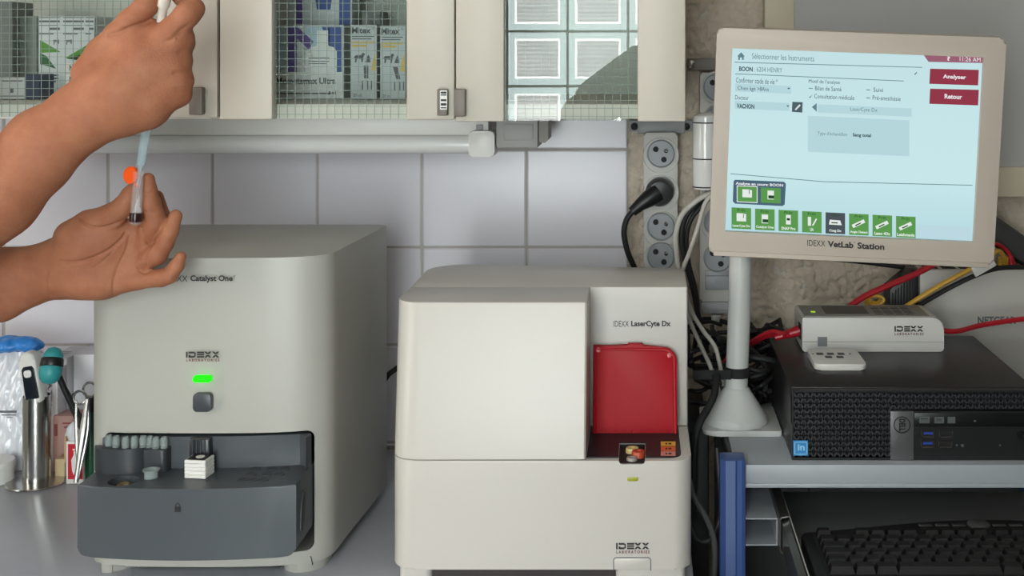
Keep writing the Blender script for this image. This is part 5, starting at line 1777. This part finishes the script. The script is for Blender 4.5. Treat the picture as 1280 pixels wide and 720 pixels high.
t = thing('medicine_tub', 'low white tub at the edge of the counter, in front of the pouch', 'tub', P(-6, 596, 1.752) * 1.0)
tb = (XX(-6, 1.745), 1.745, ZC0)
obj('body', B().lathe([(.024, .0005), (.0248, .003), (.0248, .020), (.0003, .020)], tb, 30), M_white, t)
obj('lid', B().lathe([(.0255, .0202), (.0262, .0215), (.0262, .029), (.025, .0305), (.0003, .0305)], tb, 30), M_white, t)
# blue glove draped over the pouch
t = thing('nitrile_glove', 'crumpled blue nitrile glove lying on top of the pouch and carton', 'glove', P(25, 441, 1.80))
b = B()
b.ball(P(12, 430, 1.80), .030, 4, (1.25, .8, .36))
b.ball(P(34, 430, 1.795), .020, 4, (1.2, .8, .5), M=Matrix.Rotation(.15, 3, 'Y'))
b.ball(P(-25, 434, 1.80), .028, 4, (1.2, .8, .3))
GL = obj('glove', b, mat('nitrile_blue', (46, 132, 214), .38, noise=.05), t, angle=180)
md = GL.modifiers.new('r', 'REMESH'); md.mode = 'VOXEL'; md.voxel_size = .0018; md.use_smooth_shade = True
tx = bpy.data.textures.new('crinkle', 'CLOUDS'); tx.noise_scale = .012
m2 = GL.modifiers.new('d', 'DISPLACE'); m2.texture = tx; m2.strength = .006; m2.mid_level = .5
# ------------------------------------------------------------------ people: bodies grown from blended limb shapes
def seg_d(Pt, a, b, ra, rb):
    a, b = np.asarray(a, np.float32), np.asarray(b, np.float32)
    ab = b - a
    L = float(ab @ ab) + 1e-12
    t = np.clip(((Pt - a) @ ab) / L, 0, 1)
    d = Pt - a - t[..., None] * ab
    return np.sqrt((d * d).sum(-1)) - (ra + (rb - ra) * t)


def ell_d(Pt, c, r):
    q = (Pt - np.asarray(c, np.float32)) / np.asarray(r, np.float32)
    k = np.sqrt((q * q).sum(-1))
    return (k - 1) * min(r)


def smin(a, b, k):
    h = np.clip(.5 + .5 * (b - a) / k, 0, 1)
    return b * (1 - h) + a * h - k * h * (1 - h)


def grow(groups, h, pad=.012):
    """groups: list of (k_join, k_inside, [shapes]); a shape is ('c', a, b, ra, rb) or ('e', centre, radii). Returns verts, quads."""
    lo = np.full(3, 1e9); hi = -lo
    for _, _, ps in groups:
        for p in ps:
            pts = [(p[1], p[3]), (p[2], p[4])] if p[0] == 'c' else [(p[1], max(p[2]))]
            for q, r in pts:
                lo = np.minimum(lo, np.array(q) - r - pad); hi = np.maximum(hi, np.array(q) + r + pad)
    n = np.ceil((hi - lo) / h).astype(int) + 1
    ax = [(lo[i] + h * np.arange(n[i])).astype(np.float32) for i in range(3)]
    D = np.full(n, 1e3, np.float32)

    def region(p, m):
        pts = [(p[1], p[3]), (p[2], p[4])] if p[0] == 'c' else [(p[1], max(p[2]))]
        l2 = np.min([np.array(q) - r - m for q, r in pts], 0); h2 = np.max([np.array(q) + r + m for q, r in pts], 0)
        i0 = np.maximum(0, ((l2 - lo) / h).astype(int)); i1 = np.minimum(n, ((h2 - lo) / h).astype(int) + 2)
        return tuple(slice(a, b) for a, b in zip(i0, i1))
    for kj, ki, ps in groups:
        G = np.full(n, 1e3, np.float32)
        for p in ps:
            s = region(p, max(kj, ki) + 3 * h)
            Pt = np.stack(np.meshgrid(ax[0][s[0]], ax[1][s[1]], ax[2][s[2]], indexing='ij'), -1)
            d = seg_d(Pt, *p[1:]) if p[0] == 'c' else ell_d(Pt, *p[1:])
            G[s] = smin(G[s], d, ki)
        D = smin(D, G, kj)
    # surface nets
    S = D < 0
    nx, ny, nz = n
    c = np.zeros((nx - 1, ny - 1, nz - 1), np.int8)
    for i in (0, 1):
        for j in (0, 1):
            for k in (0, 1):
                c += S[i:nx - 1 + i, j:ny - 1 + j, k:nz - 1 + k]
    act = (c > 0) & (c < 8)
    idx = np.full(act.shape, -1, np.int64)
    cell = np.argwhere(act)
    idx[act] = np.arange(len(cell))
    acc = np.zeros((len(cell), 3)); cnt = np.zeros(len(cell))
    cr = [(i, j, k) for i in (0, 1) for j in (0, 1) for k in (0, 1)]
    for a in cr:
        for d in range(3):
            if a[d]:
                continue
            b = list(a); b[d] = 1
            va = D[tuple((cell + a).T)]; vb = D[tuple((cell + b).T)]
            m = (va < 0) != (vb < 0)
            t = np.where(m, va / np.where(m, va - vb, 1), 0)
            q = np.array(a, float)[None].repeat(len(cell), 0)
            q[:, d] += t
            acc[m] += q[m]; cnt[m] += 1
    V = lo + h * (cell + acc / cnt[:, None])
    Q = []
    for d in range(3):
        e = [slice(None)] * 3; f = [slice(None)] * 3
        e[d] = slice(0, -1); f[d] = slice(1, None)
        ch = S[tuple(e)] != S[tuple(f)]
        w = np.argwhere(ch)
        u, v = [(1, 2), (2, 0), (0, 1)][d]
        ok = (w[:, u] > 0) & (w[:, v] > 0) & (w[:, u] < n[u] - 1) & (w[:, v] < n[v] - 1)
        w = w[ok]
        ins = S[tuple(w.T)]
        o = []
        for (du, dv) in ((-1, -1), (0, -1), (0, 0), (-1, 0)):
            z = w.copy(); z[:, u] += du; z[:, v] += dv
            o.append(idx[tuple(z.T)])
        q = np.stack(o, 1)
        q[~ins] = q[~ins][:, ::-1]
        Q.append(q)
    return V, np.concatenate(Q)


def soften(V, Q, it, lam=.5):
    E = np.concatenate([Q[:, [0, 1]], Q[:, [1, 2]], Q[:, [2, 3]], Q[:, [3, 0]]])
    E = np.concatenate([E, E[:, ::-1]])
    for _ in range(it):
        s = np.zeros_like(V); c = np.zeros(len(V))
        np.add.at(s, E[:, 0], V[E[:, 1]]); np.add.at(c, E[:, 0], 1)
        V = V + lam * (s / np.maximum(c, 1)[:, None] - V)
    return V


def normals(V, Q):
    nrm = np.cross(V[Q[:, 2]] - V[Q[:, 0]], V[Q[:, 3]] - V[Q[:, 1]])
    N = np.zeros_like(V)
    for i in range(4):
        np.add.at(N, Q[:, i], nrm)
    return N / np.maximum(np.linalg.norm(N, axis=1)[:, None], 1e-12)


def px_of(V):
    return np.stack([CX + F * V[:, 0] / V[:, 1], CY - F * (V[:, 2] - ZC) / V[:, 1]], 1)


def crease(V, Q, lines, depth, width, side=-1):
    """press folds of the skin into the surface that faces the lens; lines are pixel polylines"""
    N = normals(V, Q)
    U = px_of(V)
    out = np.zeros(len(V))
    for ln, k in lines:
        pts = [Vector((x, y, 0)) for x, y in ln]
        pts = spline(pts, 6) if len(pts) > 2 else pts
        best = np.full(len(V), 1e9)
        for a, b in zip(pts[:-1], pts[1:]):
            a2, b2 = np.array(a[:2]), np.array(b[:2])
            ab = b2 - a2
            t = np.clip(((U - a2) @ ab) / (ab @ ab + 1e-9), 0, 1)
            best = np.minimum(best, np.linalg.norm(U - a2 - t[:, None] * ab, axis=1))
        out = np.maximum(out, k * np.exp(-(best / width) ** 2))
    m = np.clip(-N[:, 1] * 1.5, 0, 1)
    return V - N * (out * m * depth)[:, None]


def to_b(V, Q):
    return V, Q


def skin_mesh(name, parts, m, parent=None, loc=None):
    Vs, Qs, o = [], [], 0
    for V, Q in parts:
        Vs.append(V); Qs.append(Q + o); o += len(V)
    V = np.concatenate(Vs); Q = np.concatenate(Qs)
    off = np.array(wloc(parent) if parent is not None else (loc or (0, 0, 0)))
    V = V - off
    me = bpy.data.meshes.new(name)
    me.from_pydata(V.tolist(), [], Q.tolist())
    me.polygons.foreach_set('use_smooth', [True] * len(me.polygons))
    me.materials.append(m)
    me.update()
    ob = bpy.data.objects.new(name, me)
    COL.objects.link(ob)
    if parent is not None:
        ob.parent = parent
    elif loc:
        ob.location = loc
    return ob


def skin_material(name, c0, c1):
    m = mat(name, c0, .62, noise=0, sss=.12, bump=.25, bscale=520, spec=.3)
    nt = m.node_tree
    p = nt.nodes['Principled BSDF']
    tc = nt.nodes.new('ShaderNodeTexCoord')
    n = nt.nodes.new('ShaderNodeTexNoise'); n.inputs['Scale'].default_value = 28; n.inputs['Detail'].default_value = 5
    n.inputs['Roughness'].default_value = .62
    nt.links.new(tc.outputs['Object'], n.inputs['Vector'])
    r = nt.nodes.new('ShaderNodeValToRGB')
    r.color_ramp.elements[0].position = .35; r.color_ramp.elements[1].position = .68
    r.color_ramp.elements[0].color = srgb(*c0); r.color_ramp.elements[1].color = srgb(*c1)
    nt.links.new(n.outputs['Fac'], r.inputs[0])
    nt.links.new(r.outputs[0], p.inputs['Base Color'])
    return m


M_skin = skin_material('skin', (150, 92, 66), (168, 111, 82))


def hand_frame(Y0):
    s = Y0 / F
    def J(x, y, d=0.0):
        return tuple(P(x, y, Y0 + d * s))
    def C(p, q, ra, rb):
        return ('c', J(*p), J(*q), ra * s, rb * s)
    def chain(pts):
        """(x, y, depth, radius) joints"""
        return [('c', J(*a[:3]), J(*b[:3]), a[3] * s, b[3] * s) for a, b in zip(pts[:-1], pts[1:])]
    return s, J, C, chain


# ---- the lower hand, palm to the lens
YL = 1.36
s, J, C, chain = hand_frame(YL)
arm = chain([(-230, 388, 40, 50), (-90, 372, 14, 46), (0, 342, 2, 29), (62, 326, 2, 21)]) + chain([(-90, 380, 14, 44), (0, 372, 2, 27.5), (66, 349, 2, 22)]) + chain([(-10, 356, 2, 36), (64, 338, 2, 28)])
palm = chain([(60, 336, 2, 30), (90, 330, 0, 30)]) + \
    chain([(84, 326, 4, 24), (130, 308, 4, 19), (180, 302, 8, 14)]) + \
    chain([(84, 334, 4, 24), (130, 322, 4, 19), (177, 314, 8, 13)]) + \
    chain([(84, 342, 4, 26), (130, 338, 4, 20), (176, 330, 5, 13.5)]) + \
    chain([(84, 348, 3, 25), (130, 352, 2, 20), (172, 349, 1, 13.5)]) + \
    [('e', J(106, 350, -7), (32 * s, 20 * s, 23 * s))] + chain([(118, 306, 4, 19), (150, 290, 4, 15), (178, 287, 6, 13)])
thenar = chain([(78, 320, 0, 21), (104, 302, -5, 25), (130, 288, -9, 17)]) + [('e', J(114, 304, -8), (30 * s, 19 * s, 24 * s))]
thumb = chain([(92, 298, -8, 24), (112, 283, -11, 20), (140, 270, -15, 15.5), (153, 259, -17, 12.5), (162, 243, -17, 9.5), (165, 236, -16, 7)])
index = chain([(180, 302, 4, 14), (193, 276, -6, 14.2), (188, 254, -12, 12), (185.5, 238, -15, 10), (185, 224, -15, 8.2)])
middle = chain([(184, 312, 4, 13.5), (206, 300, 14, 11), (203, 272, 22, 10), (196, 246, 22, 8.4)])
ring = chain([(177, 328, 2, 12.5), (196, 318, -7, 12.8), (205, 304, -9, 11.6), (213, 288, -8, 10), (219.5, 270, -5, 8.2)])
pinky = chain([(172, 349, 0, 12.5), (202, 347.5, -4, 10.8), (212, 344, -5, 10.2), (221, 332, -5, 8.6), (226, 321, -5, 6.6)])
VL, QL = grow([(.004, .012, arm), (.009, .009, palm), (.016, .012, thenar), (.003, .004, thumb), (.0026, .003, index), (.0022, .003, middle), (.0026, .003, ring), (.0028, .003, pinky)], .00135)
VL = soften(VL, QL, 2)
VL = crease(VL, QL, [([(99, 272), (108, 281), (120, 285), (133, 284), (146, 280), (156, 275)], 1.0),
                     ([(76, 327), (92, 328), (108, 325), (124, 319), (140, 310), (152, 299), (157, 291)], 1.0),
                     ([(116, 336), (134, 322), (147, 304)], .35), ([(141, 372), (142, 352), (148, 332), (158, 312), (161, 296)], .5),
                     ([(59, 340), (57, 354), (61, 370)], .6), ([(176, 286), (181, 299), (187, 306)], .9), ([(183, 334), (181, 320), (187, 308), (192, 303)], .9),
                     ([(172, 336), (180, 341), (186, 338)], .7), ([(206, 335), (209, 346)], .3), ([(176, 262), (186, 266), (196, 264)], .25), ([(178, 240), (186, 242), (192, 239)], .3)],
            .0030, 1.5)
VL = soften(VL, QL, 1, .35)

# ---- the upper hand, back to the lens
YR_ = 1.275
s, J, C, chain = hand_frame(YR_)
arm = chain([(-215, 400, 30, 62), (-110, 322, 16, 60), (0, 226, 6, 42), (50, 176, 4, 37), (98, 139, 2, 31)]) + \
    chain([(-110, 335, 16, 56), (0, 252, 6, 42), (48, 202, 4, 37), (84, 168, 3, 31), (112, 150, 3, 29)])
back = chain([(100, 140, 2, 33), (140, 106, -2, 33), (178, 72, -2, 24), (203, 52, 0, 17)]) + \
    chain([(104, 144, 2, 32), (150, 112, -3, 33), (206, 68, 0, 18)]) + chain([(136, 84, 6, 24), (168, 54, 6, 22), (190, 38, 4, 15)]) + chain([(110, 148, 3, 30), (160, 118, -1, 31), (207, 90, 2, 17)]) + \
    chain([(116, 146, 4, 30), (160, 132, 3, 29), (190, 128, 4, 24), (204, 116, 5, 18)])
heel = chain([(120, 142, 6, 29), (150, 140, 8, 28), (182, 138, 10, 24)])
thumb = chain([(112, 92, 4, 22), (130, 66, 2, 20), (148, 44, -2, 16), (163, 26, -6, 14), (182, 8, -8, 13.5), (200, -12, -6, 11), (208, -24, -4, 8.5)])
index = chain([(196, 58, 0, 17), (214, 40, -4, 16.5), (234, 18, -4, 15), (241, 11, 4, 13.5), (228, -4, 16, 11), (212, -16, 14, 9.5), (205, -24, 10, 8)])
mid_ = chain([(205, 68, 2, 17), (219, 56, 2, 15), (228.5, 47.5, 8, 12.6), (230, 54, 22, 12), (216, 64, 40, 11), (198, 74, 44, 9)])
rng_ = chain([(206, 88, 2, 16.5), (220, 82, 4, 14.5), (227, 76, 12, 11.6), (226, 82, 26, 11.4), (212, 92, 42, 10.5), (194, 98, 44, 9)])
pin1 = chain([(206, 108, 4, 16), (222, 103, 7, 13), (229, 101, 14, 11.5), (226, 106, 27, 11), (210, 112, 40, 10), (194, 114, 42, 8.5)])
pin2 = chain([(203, 120, 6, 16), (219, 120, 10, 13), (226, 119, 16, 11.5), (221, 124, 28, 10), (206, 128, 38, 9), (192, 128, 40, 8)])
# the four bumps are the middle, ring and little finger and the fold under the little finger's knuckle
VR, QR = grow([(.006, .016, arm), (.014, .012, back), (.010, .010, heel), (.0035, .006, thumb), (.0035, .005, index), (.008, .007, mid_), (.009, .007, rng_), (.009, .007, pin1 + pin2)], .0015)
VR = soften(VR, QR, 2)
VR = crease(VR, QR, [([(206, 52), (214, 50), (226, 38), (236, 32)], .6), ([(224, 66), (234, 61), (240, 60)], .5), ([(218, 92), (230, 90), (238, 88)], .5), ([(220, 112), (232, 111), (240, 110)], .4),
                     ([(136, 44), (150, 40), (166, 33), (184, 28), (192, 18)], .9), ([(221, 47), (226, 42)], .6)], .0026, 2.2)
VR = soften(VR, QR, 1, .35)

# ---- bodies: trunk, legs and head; hair and clothes are children


def figure(name, label, place, face, sh_r, sh_l, extra_arms, height=1.72, shirt=(60, 110, 120), trousers=(52, 56, 66), hair=(60, 44, 34), bare=()):
    """place: (x, y) of the feet; face: unit vector the body looks along; shoulders given as points"""
    cx, cy = place
    f = Vector((face[0], face[1], 0)).normalized()
    lft = Vector((-f.y, f.x, 0))
    def W(fw, sd, z): return tuple(Vector((cx, cy, 0)) + f * fw + lft * sd + Vector((0, 0, z)))
    k = height / 1.72
    body = [('c', W(0, -.075, .95 * k), W(0, .075, .95 * k), .115 * k, .115 * k), ('c', W(0, -.06, 1.05 * k), W(0, .06, 1.05 * k), .108 * k, .108 * k),
            ('c', W(.005, -.08, 1.27 * k), W(.005, .08, 1.27 * k), .112 * k, .112 * k), ('c', W(0, 0, .95 * k), W(.0, 0, 1.36 * k), .11 * k, .10 * k),
            ('c', W(0, -.14, 1.40 * k), W(0, .14, 1.40 * k), .058 * k, .058 * k), ('c', W(-.005, 0, 1.40 * k), W(.01, 0, 1.53 * k), .058 * k, .052 * k)]
    legs = []
    for sd in (-1, 1):
        legs += [('c', W(0, .095 * sd, .90 * k), W(.01, .10 * sd, .50 * k), .088 * k, .058 * k), ('c', W(.01, .10 * sd, .50 * k), W(-.005, .10 * sd, .09 * k), .056 * k, .038 * k),
                 ('c', W(-.01, .10 * sd, .07 * k), W(.16, .105 * sd, .035), .040 * k, .030)]
    hz = 1.62 * k
    head = [('e', W(.0, 0, hz + .015), (.088, .088, .105)), ('c', W(.045, 0, hz - .06), W(.05, 0, hz - .075), .050, .042),
            ('c', W(.088, 0, hz + .01), W(.108, 0, hz - .022), .010, .013), ('c', W(.082, -.022, hz - .052), W(.082, .022, hz - .052), .010, .010)]
    for sd in (-1, 1):
        head += [('e', W(.0, .088 * sd, hz - .005), (.022, .022, .032)), ('c', W(.078, .034 * sd, hz + .026), W(.082, .018 * sd, hz + .026), .013, .013)]
    arms = []
    for shp, el, wr in extra_arms:
        arms += [('c', shp, el, .056, .046)] + ([('c', el, wr, .045, .032)] if wr is not None else [])
    V, Q = grow([(.02, .03, body), (.02, .02, legs), (.015, .012, head), (.025, .02, arms)], .0095, .03)
    V = soften(V, Q, 2)
    t = skin_mesh(name, [(V, Q)] + list(bare), M_skin, loc=(cx, cy, 0))
    tag(t, label, 'person')
    g = .011
    up = lambda p, q=g: ('c', p[1], p[2], p[3] + q, p[4] + q)
    slv = []
    for shp, el, wr in extra_arms:
        a, b_ = Vector(shp), Vector(el)
        slv += [('c', tuple(a), tuple(a.lerp(b_, .62)), .070, .066)]
    V, Q = grow([(.02, .03, [up(p) for p in body[:5]]), (.02, .02, slv)], .011, .03)
    keep = V[:, 2] < 1.455 * k
    V[:, 2] = np.where(keep, V[:, 2], 1.455 * k)
    skin_mesh('scrub_top', [(soften(V, Q, 2), Q)], mat('scrub_' + name + str(shirt[0]), shirt, .8, noise=.05, bump=.2, bscale=60), parent=t)
    V, Q = grow([(.02, .02, [up(p) for p in legs if p[2][2] > .05] + [up(body[0], .006)])], .011, .03)
    skin_mesh('trousers', [(soften(V, Q, 2), Q)], mat('trousers_' + str(trousers[0]), trousers, .8, noise=.05), parent=t)
    V, Q = grow([(.01, .01, [('e', W(-.012, 0, hz + .035), (.097, .097, .098)), ('e', W(-.04, 0, hz - .01), (.075, .085, .075))])], .009, .02)
    N_ = (V - np.array(W(0, 0, hz))) @ np.array(f)
    cutm = (N_ > .055) & (V[:, 2] < hz + .062)
    V[cutm] -= np.array(f) * (N_[cutm] - .055)[:, None]
    skin_mesh('hair', [(soften(V, Q, 2), Q)], mat('hair_' + str(hair[0]), hair, .6, noise=.2, nscale=90), parent=t)
    for sd in (-1, 1):
        eb = B().ball(W(.088, .026 * sd, hz + .018), .0105, 2)
        obj('eye', eb, mat('eye_dark', (40, 32, 28), .2), t)
        sh = rrect(0, 1, 0, 1, .1)
        V, Q = grow([(.01, .01, [('c', W(-.02, .10 * sd, .042), W(.17, .107 * sd, .040), .046, .038)])], .009, .02)
        V[:, 2] = np.maximum(V[:, 2], 0.0)
        skin_mesh('shoe', [(V, Q)], mat('shoe_dark', (44, 44, 48), .5), parent=t)
    return t


shR, shL = (-1.06, 1.10, 1.395), (-1.09, 1.44, 1.395)
elR = J(-215, 400, 30)
s, J2, _, _ = hand_frame(YL)
elL = J2(-230, 388, 40)
figure('person', 'person with bare forearms holding a clear syringe over a small blood tube', (-1.10, 1.27), (1, 0), shR, shL,
       [(shR, elR, None), (shL, elL, None)], 1.70, bare=[(VL, QL), (VR, QR)])
figure('person', 'standing person seen only as a dark silhouette mirrored in the glass cabinet door', (.16, -.34), (0, 1), None, None,
       [((-.03, -.34, 1.43), (-.165, -.27, 1.335), (-.05, -.13, 1.46)), ((.35, -.34, 1.43), (.43, -.27, 1.30), (.12, -.13, 1.44))], 1.80, shirt=(96, 104, 104), hair=(70, 58, 48))

# ------------------------------------------------------------------ syringe and the little blood tube
Ya, Yz = 1.272, 1.318
p_top, p_mid, p_end = P(209, -16, 1.262), P(181.5, 170, 1.322), P(172, 232, 1.336)
t = thing('syringe', 'clear pale-blue syringe held upright between the two hands', 'syringe', p_mid)
dv = (p_end - p_top).normalized()
M_syr = mat('syringe_clear', (196, 220, 228), .12, noise=.02, alpha=.36)
M_syr2 = mat('syringe_white', (204, 196, 186), .35, noise=.02)
b1 = P(186.5, 132, 1.312)
obj('barrel', B().tube([b1, p_mid, P(176, 205, 1.330)], [.0050, .0050, .0047], 18), M_syr, t)
obj('nozzle', B().tube([P(176, 205, 1.330), P(175.4, 209, 1.331), p_end], [.0038, .0026, .0016], 12), M_syr, t)
obj('plunger', B().tube([P(204, 8, 1.268), p_top], [.0062, .0062], 16).tube([b1, P(204, 8, 1.268)], [.004, .0046], 12), M_syr2, t)
obj('plunger_seal', B().tube([P(185.5, 140, 1.313), P(184.6, 147, 1.315)], .0052, 16), M_black, t)

Yv = 1.332
vt, vb = P(173.5, 214, Yv), P(169, 281, Yv)
t = thing('blood_tube', 'small clear tube with an open orange cap and dark blood, between thumb and finger', 'tube', vb)
dn = (vt - vb); L = dn.length
Mv = dn.normalized().to_track_quat('Z', 'Y').to_matrix()
M_vial = mat('vial_clear', (220, 208, 206), .10, noise=.02, alpha=.16)
obj('tube', B().lathe([(.0066, .0132), (.0064, .016), (.0056, L - .004), (.0062, L - .003), (.0062, L), (.0052, L), (.0048, L - .004), (.0056, .0155), (.0056, .0132)], vb, 24, M=Mv), M_vial, t)
obj('blood', B().lathe([(.0003, .0015), (.004, .002), (.0064, .0038), (.0067, .0070), (.0066, .0125), (.0003, .0128)], vb, 20, M=Mv), mat('blood_dark', (44, 18, 18), .25, noise=.05), t)
obj('tube_base', B().lathe([(.0003, -.0014), (.0045, -.0006), (.0066, .0012), (.0068, .0030), (.0063, .0037), (.0040, .0019), (.0003, .0014)], vb, 20, M=Mv), M_vial, t)
cpc = P(165, 219, Yv + .002)
Mc = (Vector((-.12, -1, .12))).normalized().to_track_quat('Z', 'Y').to_matrix()
obj('cap', B().lathe([(.0003, -.002), (.0074, -.002), (.0082, -.0008), (.0082, .0035), (.0074, .0045), (.0003, .0048)], cpc, 24, M=Mc @ Matrix.Diagonal((1, 1.15, 1)).to_3x3()), mat('cap_orange', (255, 92, 20), .35, noise=.01), t)
obj('cap_strap', B().tube([cpc + Vector((.003, 0, -.006)), cpc + Vector((.006, .0, -.013)), P(172.0, 232, Yv - .003)], .0012, 6), mat('cap_orange', (255, 92, 20), .35), t)
